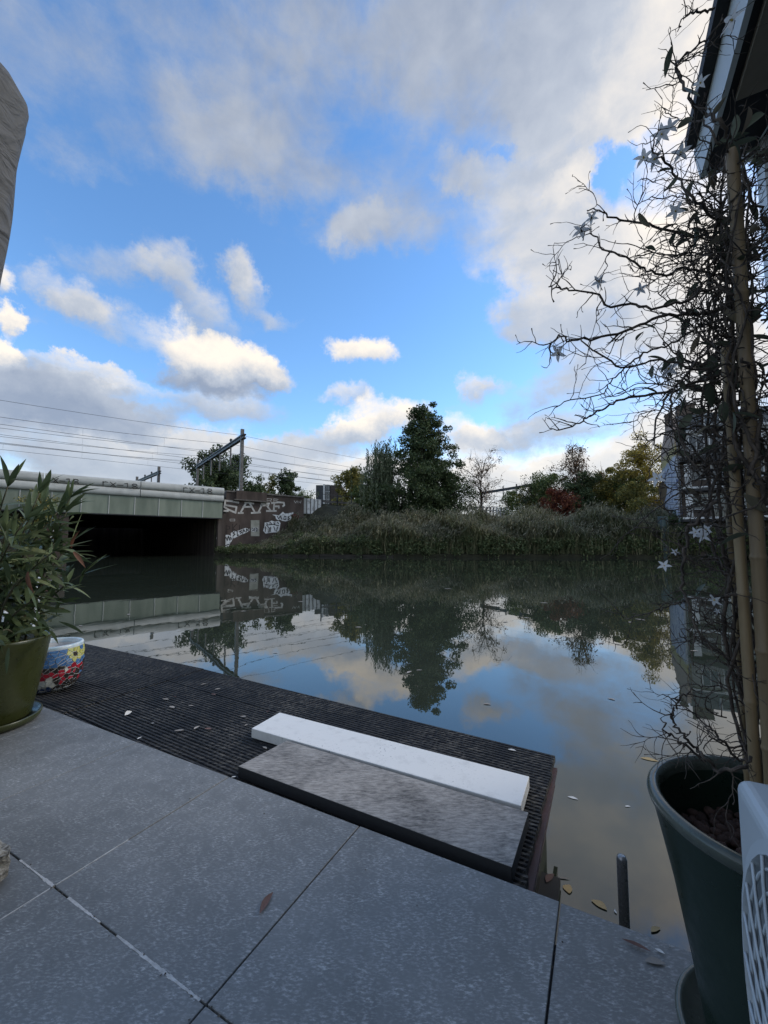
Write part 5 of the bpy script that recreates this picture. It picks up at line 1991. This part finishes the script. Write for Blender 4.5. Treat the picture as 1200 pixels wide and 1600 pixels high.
BR = [
    ([(1116, 14), (1098, 17), (1080, 20), (1066, 32), (1060, 46)], 0.0022, 0.80),
    ([(1142, 215), (1122, 188), (1102, 175), (1083, 163), (1070, 140), (1062, 117), (1055, 104), (1068, 91), (1088, 74), (1107, 58), (1130, 30)], 0.0034, 0.80),
    ([(1128, 225), (1100, 190), (1089, 190), (1062, 186), (1045, 178), (1038, 168)], 0.0018, 0.78),
    ([(1130, 350), (1104, 330), (1083, 309), (1056, 273), (1032, 249), (1020, 231), (1028, 205)], 0.0024, 0.82),
    ([(1132, 320), (1104, 297), (1083, 283), (1056, 280), (1032, 281), (996, 280)], 0.0017, 0.88),
    ([(1140, 345), (1110, 326), (1092, 318), (1070, 310), (1050, 306), (1014, 311), (997, 321)], 0.0018, 0.78),
    ([(1142, 385), (1104, 371), (1056, 363), (1020, 354), (978, 343), (950, 339), (939, 331), (915, 328)], 0.0030, 0.84),
    ([(1145, 440), (1110, 429), (1068, 420), (1032, 429), (1002, 417), (969, 399), (942, 387), (924, 366), (906, 360)], 0.0026, 0.80),
    ([(1145, 460), (1110, 451), (1068, 472), (1020, 481), (981, 475), (954, 481), (927, 457), (888, 454), (870, 450), (856, 446)], 0.0028, 0.76),
    ([(1145, 475), (1110, 487), (1080, 490), (1035, 493), (996, 511), (939, 526), (891, 532), (873, 524), (858, 544)], 0.0034, 0.80),
    ([(1143, 500), (1100, 505), (1068, 526), (1046, 540), (1020, 545), (996, 560), (972, 580), (951, 598), (942, 616), (894, 625), (867, 638)], 0.0026, 0.86),
    ([(1140, 580), (1098, 595), (1050, 610), (1008, 616), (969, 625), (939, 640), (920, 652), (903, 662), (870, 673)], 0.0030, 0.80),
    ([(1140, 570), (1098, 580), (1032, 562), (981, 574), (939, 556), (915, 535), (895, 530), (870, 547)], 0.0020, 0.74),
    ([(1145, 610), (1110, 616), (1062, 634), (1026, 640), (1002, 648), (984, 664)], 0.0018, 0.84),
    ([(1140, 690), (1100, 668), (1068, 670), (1035, 676), (1014, 690), (988, 684)], 0.0020, 0.78),
    ([(1110, 540), (1060, 600), (1047, 628), (1055, 668), (1080, 720), (1105, 740), (1140, 760)], 0.0022, 0.78),
    ([(1050, 610), (1028, 650), (1023, 690), (1040, 706), (1070, 730)], 0.0018, 0.82),
    ([(1120, 780), (1100, 800), (1082, 820), (1070, 850), (1066, 880), (1065, 907), (1072, 940), (1082, 965), (1092, 990), (1125, 1020), (1150, 1046)], 0.0030, 0.74),
    ([(1150, 930), (1117, 935), (1095, 936), (1075, 937), (1058, 942), (1040, 950), (1017, 957), (977, 968)], 0.0020, 0.78),
    ([(1147, 900), (1120, 890), (1095, 884), (1070, 870), (1050, 862), (1030, 838), (1010, 815)], 0.0018, 0.80),
    ([(1150, 1010), (1120, 985), (1100, 962), (1070, 952), (1055, 940), (1045, 930)], 0.0018, 0.84),
    ([(1168, 1200), (1140, 1205), (1117, 1200), (1100, 1184), (1085, 1167), (1070, 1150), (1055, 1132), (1050, 1118), (1055, 1104), (1066, 1088), (1078, 1076)], 0.0028, 0.70),
    ([(1100, 1188), (1085, 1175), (1068, 1164), (1050, 1150), (1040, 1138), (1032, 1120)], 0.0020, 0.70),
    ([(1172, 1190), (1157, 1187), (1125, 1155), (1112, 1140), (1097, 1127), (1080, 1112), (1065, 1102)], 0.0022, 0.74),
    ([(1172, 1120), (1150, 1090), (1120, 1070), (1100, 1075), (1085, 1068)], 0.0017, 0.82),
    ([(1150, 1030), (1120, 1020), (1095, 1000), (1080, 1005), (1060, 990)], 0.0016, 0.86),
    ([(1190, 330), (1172, 300), (1180, 270), (1195, 250), (1200, 235)], 0.0022, 0.76),
    ([(1155, 420), (1175, 390), (1190, 370), (1205, 340)], 0.0020, 0.84),
    ([(1160, 560), (1180, 585), (1195, 590), (1210, 610)], 0.0024, 0.74),
    ([(1160, 640), (1180, 660), (1196, 700), (1200, 760), (1190, 800)], 0.0034, 0.74),
]
for (pl_, r, Y) in BR:
    n0 = len(pl_)
    amp = rng.normal() * 0.07
    pts3 = [at_y(x, y, Y + amp * math.sin(3.0 * i / n0) + 0.015 * rng.normal()) for i, (x, y) in enumerate(pl_)]
    P_ = smooth(pts3, n0 * 4)
    P_ += rng.normal(0, 0.0020, P_.shape)
    mb = MB()
    k_ = len(P_)
    mb.tube(P_, [r * (1.15 - 0.72 * i / (k_ - 1)) for i in range(k_)], 6)
    ALLP.extend(list(P_))
    for i in range(2, k_):
        dloc = P_[i] - P_[i - 1]
        dloc /= np.linalg.norm(dloc) + 1e-9
        if rng.random() < 0.55:
            L = rng.uniform(0.015, 0.085) * (1.0 if rng.random() < 0.75 else 1.7)
            s_ = dloc * rng.uniform(0.3, 0.9) + rnd_perp(dloc) * 0.8
            twig(mb, P_[i], s_, L, max(0.0008, r * 0.42), 1 if L > 0.03 else 0)
    mb.build('branch', M['vine_bark'], vine)

# woody stems winding up the canes
trunk = smooth([at_y(x, y, 0.835) for x, y in [(1180, 1215), (1170, 1100), (1160, 1000), (1148, 900), (1136, 800), (1130, 700), (1130, 600), (1134, 500), (1138, 400), (1138, 320), (1138, 230)]], 60)
base_ = trunk[0]
for k in range(7):
    ph, fr = rng.uniform(0, 6.28), rng.uniform(1.2, 3.2)
    offr = rng.uniform(0.010, 0.036)
    i1 = int(rng.uniform(36, 60)) if k > 2 else 60
    pts = []
    for i in range(0, i1):
        a = ph + fr * 6.28 * i / 60
        q = trunk[i] + np.array([math.cos(a), math.sin(a), 0]) * offr * min(1, 0.35 + i / 14) + rng.normal(0, 0.0012, 3)
        pts.append(q)
    pts[0] = np.array([QX + rng.normal(0, 0.02) + 0.02, QY + rng.normal(0, 0.02) + 0.03, PZ - 0.01])
    mb = MB()
    r0 = rng.uniform(0.0024, 0.0052)
    mb.tube(pts, [r0 * (1 - 0.5 * i / len(pts)) for i in range(len(pts))], 7)
    ALLP.extend(pts)
    for i in range(6, len(pts)):
        if rng.random() < 0.4:
            twig(mb, pts[i], rnd_perp(np.array([0, 0, 1.0])) + UP * rng.uniform(-0.2, 0.7), rng.uniform(0.03, 0.12), 0.0013, 1)
    mb.build('stem', M['vine_bark'], vine)
cane1 = smooth([at_y(x, y, 0.76) for x, y in CANES[0][0]], 60)[::-1]
for k in range(5):
    ph, fr = rng.uniform(0, 6.28), rng.uniform(2.0, 3.6) * (1 if k % 2 else -1)
    i0, i1 = int(rng.uniform(24, 34)), int(rng.uniform(44, 60))
    pts = []
    for i in np.arange(i0, i1, 0.5):
        q = cane1[int(i)] * (1 - i % 1) + cane1[min(59, int(i) + 1)] * (i % 1)
        a = ph + fr * 6.28 * i / 60
        pts.append(q + np.array([math.cos(a), math.sin(a), 0]) * (0.0165 + 0.006 * math.sin(i * 0.7 + k) ** 2) + rng.normal(0, 0.0008, 3))
    mb = MB()
    r0 = rng.uniform(0.0022, 0.0042)
    mb.tube(pts, [r0 * (1 - 0.5 * i / len(pts)) for i in range(len(pts))], 6)
    ALLP.extend(pts)
    for i in range(3, len(pts)):
        if rng.random() < 0.3:
            twig(mb, pts[i], rnd_perp(np.array([0, 0, 1.0])) + UP * rng.uniform(-0.2, 0.7), rng.uniform(0.03, 0.12), 0.0012, 1)
    mb.build('stem', M['vine_bark'], vine)
# the tangle round the canes
mbs = MB()
for k in range(135):
    f_ = rng.beta(1.6, 1.15)
    i = int(np.clip(22 + f_ * 34, 0, 59))
    p = trunk[i] + rng.normal(0, 0.028, 3)
    a = rng.uniform(0, 2 * math.pi)
    d = np.array([math.cos(a), math.sin(a), rng.normal() * 0.5 + 0.1])
    if rng.random() < 0.35:
        d[0] = -abs(d[0]) - 0.3
    twig(mbs, p, d, rng.uniform(0.08, 0.26) * (0.8 if i > 52 else 1), rng.uniform(0.0012, 0.0024), 1, 0.5)
for k in range(34):
    i = int(rng.uniform(24, 60))
    a = rng.uniform(0, 2 * math.pi)
    twig(mbs, cane1[i] + rng.normal(0, 0.016, 3), np.array([math.cos(a), math.sin(a), rng.normal() * 0.5]), rng.uniform(0.06, 0.2), rng.uniform(0.0011, 0.0022), 1, 0.5)
for k in range(26):
    i = int(rng.uniform(3, 24))
    p = trunk[i] + rng.normal(0, 0.025, 3)
    a = rng.uniform(0, 2 * math.pi)
    twig(mbs, p, np.array([math.cos(a) - 0.25, math.sin(a), rng.normal() * 0.4]), rng.uniform(0.06, 0.18), rng.uniform(0.0011, 0.002), 1, 0.4)
o = mbs.build('twig_tangle', M['vine_bark'], vine)
o['kind'] = 'stuff'
AP_ = np.array(ALLP)
VL = [lance_leaf('vine_leaf_%d' % i, 0.044, 0.0145, bd, fo) for i, (bd, fo) in enumerate(((0.1, 0.3), (0.35, 0.5), (0.6, 0.2), (-0.15, 0.6)))]
lp = [(1024, 555), (1040, 560), (1060, 562), (1046, 614), (1068, 598), (1075, 622), (1108, 378), (1128, 352), (1160, 350), (1182, 378), (1192, 402), (1062, 345), (1056, 466), (1187, 560), (1180, 440), (1100, 440),
      (1090, 520), (1120, 560), (1070, 660), (1086, 645), (1104, 605), (1190, 500), (1170, 470), (1110, 665), (1120, 700), (1075, 205), (1098, 214), (1070, 60), (1092, 108), (1110, 880), (1095, 910), (1188, 350), (1196, 440)]
for i in range(215):
    if i < len(lp):
        p = at_y(lp[i][0], lp[i][1], 0.79 + rng.normal() * 0.02)
    else:
        j = int(np.clip(24 + rng.beta(1.5, 1.2) * 34, 0, 59))
        p = trunk[j] + rng.normal(0, 0.075, 3) - np.array([0, 0.03, 0])
    j = int(np.argmin(((AP_ - p) ** 2).sum(1)))
    lf = link('leaf', VL[int(rng.integers(4))], M['vine_leaf'], vine)
    d = np.array([rng.normal(), rng.normal() * 0.6, rng.normal() * 0.6 - 0.25])
    orient(lf, AP_[j], d, rng.normal() * 0.8, rng.uniform(0.7, 1.15))
# star flowers
mb = MB()
for k in range(5):
    a0 = k * 2 * math.pi / 5
    vs_ = []
    for f_, wd, z in ((0.06, 0.09, 0.0), (0.30, 0.20, 0.09), (0.55, 0.18, 0.13), (0.80, 0.09, 0.10), (1.0, 0.01, 0.02)):
        for sgn in (-1, 0, 1):
            vs_.append((f_ * math.cos(a0) - sgn * wd * math.sin(a0), f_ * math.sin(a0) + sgn * wd * math.cos(a0), z + abs(sgn) * 0.05))
    mb.add(vs_, [(i * 3 + j, i * 3 + j + 1, (i + 1) * 3 + j + 1, (i + 1) * 3 + j) for i in range(4) for j in range(2)], 0, True)
mb.lathe((0, 0, 0), [(0, 0.03), (0.07, 0.04), (0.06, 0.22), (0, 0.26)], 8, 1)
mb.lathe((0, 0, -0.25), [(0, 0), (0.05, 0.03), (0.09, 0.22), (0.03, 0.27)], 8, 0)
FM = mb.mesh('star_flower')
for mm in (M['petal'], M['stamen']):
    FM.materials.append(mm)
FP = [(1034, 210, 24), (1047, 199, 22), (1024, 248, 24), (1006, 247, 24), (1064, 238, 22), (1056, 330, 22), (925, 341, 16), (908, 361, 22), (936, 440, 18), (1000, 452, 16), (873, 551, 22), (1045, 577, 24), (1027, 748, 21),
      (1099, 838, 17), (1087, 832, 14), (1104, 827, 14), (1038, 884, 15), (1055, 862, 10), (1117, 937, 17), (1150, 236, 20), (1163, 252, 20), (1172, 290, 16), (1120, 955, 8), (1095, 130, 20), (1145, 32, 30)]
for (x, y, rpx) in FP:
    p = at_y(x, y, 0.78)
    j = int(np.argmin(((AP_ - p) ** 2).sum(1)))
    fl = link('flower', FM, None, vine)
    dcam = np.array([0, 0, CAM_Z]) - p
    dcam /= np.linalg.norm(dcam)
    d = dcam * 0.8 + rng.normal(size=3) * 0.45 + np.array([-0.25, 0, 0.1])
    q = Vector(d).normalized().to_track_quat('Z', 'Y')
    dist = np.linalg.norm(p - np.array([0, 0, CAM_Z]))
    fl.matrix_basis = Matrix.Translation(Vector(p)) @ q.to_matrix().to_4x4() @ Matrix.Rotation(rng.uniform(0, 6), 4, 'Z') @ Matrix.Scale(rpx * 0.62 * p[1] * 1.15 / 638, 4)
    mb = MB()
    mb.tube([AP_[j], (AP_[j] + p) / 2 + rng.normal(0, 0.003, 3), p - d / np.linalg.norm(d) * 0.006], 0.0008, 4)
    mb.build('flower_stalk', M['vine_bark'], vine)

# ---------------------------------------------------------------- outdoor heat pump unit
AA, BF, ZT = 0.1455, 0.7275, 0.912
ac = thing('heat_pump_unit', 'pale grey outdoor heat pump unit with round fan grille at the right edge', 'heat pump', tuple(G(AA + 0.15, BF - 0.4, 0.32)))
mb = MB()
gbox(mb, AA, AA + 0.31, BF - 0.82, BF, 0.40, ZT)
mb.build('housing', M['ac_shell'], ac, bevel=0.014, seg=4)
mb = MB()
for (u0, u1, v0, v1) in ((0.045, 0.052, 0.06, 0.34), (0.075, 0.082, 0.10, 0.40), (0.045, 0.12, 0.06, 0.066), (0.045, 0.12, 0.33, 0.337)):
    gbox(mb, AA + u0, AA + u1, BF - v1, BF - v0, ZT - 0.001, ZT + 0.0035)
mb.build('embossing', M['ac_shell'], ac, bevel=0.0015)
for q in (0.1, 0.68):
    mb = MB()
    gbox(mb, AA + 0.0, AA + 0.31, BF - q - 0.06, BF - q, 0.322, 0.399)
    mb.build('foot', M['ac_dark'], ac)
# fan grille on the face towards the viewer's left
d = cam_ray(1157, 1478)
ap = AA - 0.026
tt = ap / float(d @ D1)
gp_ = np.array([0, 0, CAM_Z]) + d * tt
GZ = float(gp_[2])
GR = min(0.205, (ZT - 0.05 - GZ)) if ZT - 0.05 - GZ > 0.1 else 0.2
GBC = min(float(gp_[0:3] @ D2), BF - 0.012) - GR
grl = thing
mb = MB()
ns = 40


def gpt(r, a, out):
    return G(AA - out, GBC + r * math.cos(a), GZ + r * math.sin(a))


for (r0, o0, r1, o1) in ((GR + 0.004, 0.0005, GR, 0.024), (GR, 0.024, GR - 0.012, 0.026), (GR - 0.012, 0.026, GR - 0.016, 0.002)):
    for i in range(ns):
        a0, a1 = 2 * math.pi * i / ns, 2 * math.pi * (i + 1) / ns
        mb.add([gpt(r0, a0, o0), gpt(r0, a1, o0), gpt(r1, a1, o1), gpt(r1, a0, o1)], [(0, 1, 2, 3)], 0, True)
gro = mb.build('fan_grille', M['ac_shell'], ac)
mb = MB()
mb.add([gpt(GR - 0.012, 2 * math.pi * i / ns, 0.0012) for i in range(ns)], [tuple(range(ns))])
mb.build('fan_recess', M['ac_dark'], gro)
for k in range(9):
    r = GR - 0.012 - (k + 0.6) * (GR - 0.05) / 9
    mb = MB()
    mb.tube([gpt(r, 2 * math.pi * i / ns, 0.022) for i in range(ns + 1)], 0.0017, 5, cap=False)
    mb.build('grille_ring', M['ac_shell'], gro)
for k in range(26):
    a0 = 2 * math.pi * k / 26
    mb = MB()
    mb.tube([gpt(0.035 + (GR - 0.047) * f_, a0 + 0.75 * f_, 0.0245) for f_ in np.linspace(0, 1, 9)], 0.0016, 4)
    mb.build('grille_spoke', M['ac_shell'], gro)
mb = MB()
mb.add([gpt(0.04, 2 * math.pi * i / 24, 0.027) for i in range(24)] + [gpt(0.042, 2 * math.pi * i / 24, 0.02) for i in range(24)],
       [tuple(range(24))[::-1]] + [(i, (i + 1) % 24, (i + 1) % 24 + 24, i + 24) for i in range(24)])
mb.build('hub', M['ac_shell'], gro)

# ---------------------------------------------------------------- house corner with roof overhang on the right
hs_ = thing('house', 'house corner with white fascia and dark soffit overhanging at the upper right', 'house', tuple(G(2.0, 0.0, 0.32)))
mb = MB()
gbox(mb, 0.80, 6.0, -5.0, 2.44, -0.5, 3.128)
mb.build('wall', M['house_wall'], hs_)
mb = MB()
gbox(mb, 0.735, 0.80, 2.40, 2.50, 0.2, 3.128)
mb.build('corner_board', M['fascia'], hs_)
mb = MB()
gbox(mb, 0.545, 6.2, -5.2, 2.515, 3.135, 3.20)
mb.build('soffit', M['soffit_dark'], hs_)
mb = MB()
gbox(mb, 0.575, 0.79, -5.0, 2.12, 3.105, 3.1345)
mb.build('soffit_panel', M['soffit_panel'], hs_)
mb = MB()
mb.hexa([G(0.524, -5.2, 3.125), G(0.545, -5.2, 3.125), G(0.545, 2.54, 3.125), G(0.524, 2.54, 3.125), G(0.505, -5.2, 3.285), G(0.527, -5.2, 3.285), G(0.527, 2.54, 3.285), G(0.505, 2.54, 3.285)])
mb.build('fascia', M['fascia'], hs_)
mb = MB()
gbox(mb, 0.5455, 6.2, 2.516, 2.54, 3.128, 3.29)
mb.build('end_fascia', M['fascia'], hs_)
mb = MB()
gbox(mb, 0.462, 0.56, -5.2, 2.5, 3.272, 3.33)
gbox(mb, 0.561, 6.2, -5.2, 2.56, 3.291, 3.34)
mb.build('roof', M['roof_trim'], hs_)

# ---------------------------------------------------------------- folded parasol in a grey cover, upper left
UY = 1.7
ux = at_y(-44, 200, UY)[0]
ush = 0.062
ux0 = ux
us_ = thing('folded_parasol', 'folded parasol in a wrinkled grey cover at the upper left edge', 'parasol', (ux, UY, 0.32))
prof = []
for (xr, y) in ((-40, 700), (-22, 560), (-10, 480), (0, 410), (14, 310), (26, 220), (36, 165), (40.5, 140), (39, 125), (28, 106), (12, 88), (0, 76), (-22, 58), (-43, 48)):
    q = at_y(xr, y, UY)
    prof.append((max(0.004, q[0] - ux - 0.0), q[2]))
prof2 = []
for i in range(len(prof) - 1):
    for f_ in (0, 0.25, 0.5, 0.75):
        prof2.append((prof[i][0] * (1 - f_) + prof[i + 1][0] * f_, prof[i][1] * (1 - f_) + prof[i + 1][1] * f_))
prof2.append(prof[-1])
ux = ux - ush
us_.location.x = ux
mb = MB()
mb.lathe((ux, UY, 0), prof2, 72, wob=lambda a, z: 1 + 0.03 * math.sin(5 * a + 2 * z) + 0.018 * math.sin(11 * a - 7 * z) + 0.012 * math.sin(9 * z + 3 * a))
mb.build('cover', M['cover'], us_)
mb = MB()
mb.lathe((ux, UY, 0.32), [(0.0, 0), (0.25, 0.0), (0.25, 0.05), (0.05, 0.07), (0.025, 0.08), (0.025, prof[0][1] - 0.3)], 24)
mb.build('pole', M['steel_dark'], us_)


# ---------------------------------------------------------------- fallen leaves
def dry_leaf(name, curl):
    mb_ = MB()
    vs_, fs_ = [], []
    n_ = 6
    for i in range(n_):
        f_ = i / (n_ - 1)
        w_ = 0.5 * math.sin(math.pi * (0.04 + 0.93 * f_)) * 0.42
        for j in (-1, 0, 1):
            vs_.append((f_ - 0.5, j * w_ + 0.10 * math.sin(3 * f_), curl * (0.14 * (f_ - 0.5) ** 2 * 4 * 0.5 + abs(j) * w_ * 0.45) + 0.0005))
    for i in range(n_ - 1):
        for j in range(2):
            fs_.append((i * 3 + j, i * 3 + j + 1, (i + 1) * 3 + j + 1, (i + 1) * 3 + j))
    mb_.add(vs_, fs_, 0, True)
    return mb_


DL = {}
for mk in ('dead_leaf', 'pale_leaf', 'gold_leaf', 'white_leaf'):
    for ci, cu in enumerate((0.3, 0.9)):
        me = dry_leaf('dry_leaf', cu).mesh('dry_leaf_%s_%d' % (mk, ci))
        me.materials.append(M[mk])
        DL[(mk, ci)] = me


def fallen(x, y, z, ln, ang, mk, curl, label, group, roll=0.0, name='fallen_leaf', wsc=1.0):
    o_ = link(name, DL[(mk, curl)], None, None)
    p_ = at_z(x, y, z)
    o_.matrix_basis = Matrix.Translation(Vector(p_)) @ Matrix.Rotation(math.radians(ang), 4, 'Z') @ Matrix.Rotation(roll, 4, 'X') @ Matrix.Diagonal((ln, ln * wsc, ln * (0.3 if z < 0.02 else 0.8), 1))
    return tag(o_, label, 'leaf', group)


gd = 'dry leaves scattered on the dark dock'
DLV = [(835, 268, .05, 40, 'pale_leaf', 1), (900, 290, .045, 20, 'pale_leaf', 0), (880, 315, .05, -30, 'dead_leaf', 0), (655, 338, .06, -20, 'pale_leaf', 0), (685, 375, .055, -26, 'pale_leaf', 0), (775, 368, .04, 0, 'pale_leaf', 0),
       (595, 450, .02, 10, 'white_leaf', 0), (720, 485, .06, 10, 'pale_leaf', 0), (803, 472, .05, 70, 'pale_leaf', 1), (855, 478, .05, -10, 'dead_leaf', 1),
       (1020, 420, .045, -10, 'pale_leaf', 1), (1135, 395, .03, 30, 'dead_leaf', 0), (1035, 458, .03, 60, 'pale_leaf', 0), (1120, 565, .04, -40, 'pale_leaf', 0), (700, 325, .02, 0, 'dead_leaf', 0)]
for (cx, cy, ln, ang, mk, cu) in DLV:
    fallen(40 + cx / 3, 980 + cy / 3, DZ + 0.003, ln * 0.78, ang, mk, cu, 'small dry leaf lying on the ridged dark dock left of the slabs', gd)
fallen(40 + 480 / 3, 980 + 405 / 3, DZ + 0.003, 0.05, 80, 'white_leaf', 1, 'pale curled up leaf standing on the dock midway to the mosaic pot', gd, 0.8)
fallen(40 + 535 / 3, 980 + 520 / 3, 0.322, 0.025, 70, 'white_leaf', 1, 'tiny white petal on the patio edge beside the dock', 'petals on the patio')
fallen(800, 1172, DZ + 0.003, 0.035, -25, 'white_leaf', 0, 'small white petal on the far corner of the dock behind the white slab', gd)
fallen(365, 1214, 0.322, 0.018, 20, 'white_leaf', 0, 'tiny white petal on the patio edge at the corner of the grey slab', 'petals on the patio')
gt = 'leaves lying on the patio tiles'
fallen(416, 1412, 0.322, 0.062, 75, 'dead_leaf', 1, 'curved reddish brown leaf lying alone in the middle of the patio', gt, 0.35, wsc=0.6)
fallen(994, 1479, 0.322, 0.055, -32, 'dead_leaf', 1, 'dark shrivelled pod on the tile beside the tall green pot', gt, 0.0, wsc=0.45)
fallen(1024, 1504, 0.322, 0.040, -10, 'pale_leaf', 0, 'pinkish brown oval leaf on the tile beside the tall green pot', gt)
fallen(1031, 1487, 0.322, 0.018, -40, 'white_leaf', 1, 'tiny white petal on the tile above the oval leaf', 'petals on the patio')
gw = 'leaves floating on the canal'
fallen(1015, 1187, 0.002, 0.085, -28, 'gold_leaf', 0, 'large golden leaf floating on the water above the tall green pot', gw)
fallen(895, 1247, 0.002, 0.045, -30, 'white_leaf', 0, 'white curved leaf floating on the water right of the dock corner', gw)
fallen(981, 1260, 0.002, 0.025, 0, 'white_leaf', 0, 'tiny white petal floating near the rim of the tall green pot', gw)
fallen(860, 1372, 0.017, 0.055, 40, 'dead_leaf', 0, 'orange brown leaf lying on the dark cuboid beside the dock', gw)
fallen(890, 1389, 0.003, 0.04, 60, 'gold_leaf', 0, 'roundish yellow leaf floating next to the dark cuboid', gw, wsc=1.9)
fallen(936, 1414, 0.003, 0.05, -50, 'gold_leaf', 0, 'pointed yellow leaf floating left of the steel post', gw, wsc=1.4)
fallen(962, 1424, 0.003, 0.016, 80, 'white_leaf', 0, 'tiny white petal floating against the steel post', gw)
fallen(1025, 1453, 0.003, 0.04, 20, 'gold_leaf', 1, 'curled yellow leaf floating close to the patio edge by the pot', gw)
fallen(880, 1372, 0.003, 0.045, -8, 'pale_leaf', 0, 'faint pale leaf floating above the round yellow leaf', gw, wsc=0.4)
for (x, y, s_) in ((850, 942, .16), (790, 972, .10), (823, 965, .09), (200, 960, .12), (125, 978, .10), (640, 1050, .08), (655, 1047, .06), (761, 1100, .06), (940, 1005, .1), (1000, 968, .16), (985, 972, .1), (1085, 1017, .08), (470, 940, .14), (380, 955, .1), (955, 1092, .06), (700, 920, .2), (560, 980, .1), (300, 985, .08), (430, 1020, .06)):
    fallen(x, y, 0.004, s_, rng.uniform(-60, 60), 'pale_leaf', 0, 'small pale leaf drifting far out on the canal', 'leaves drifting far out on the canal')
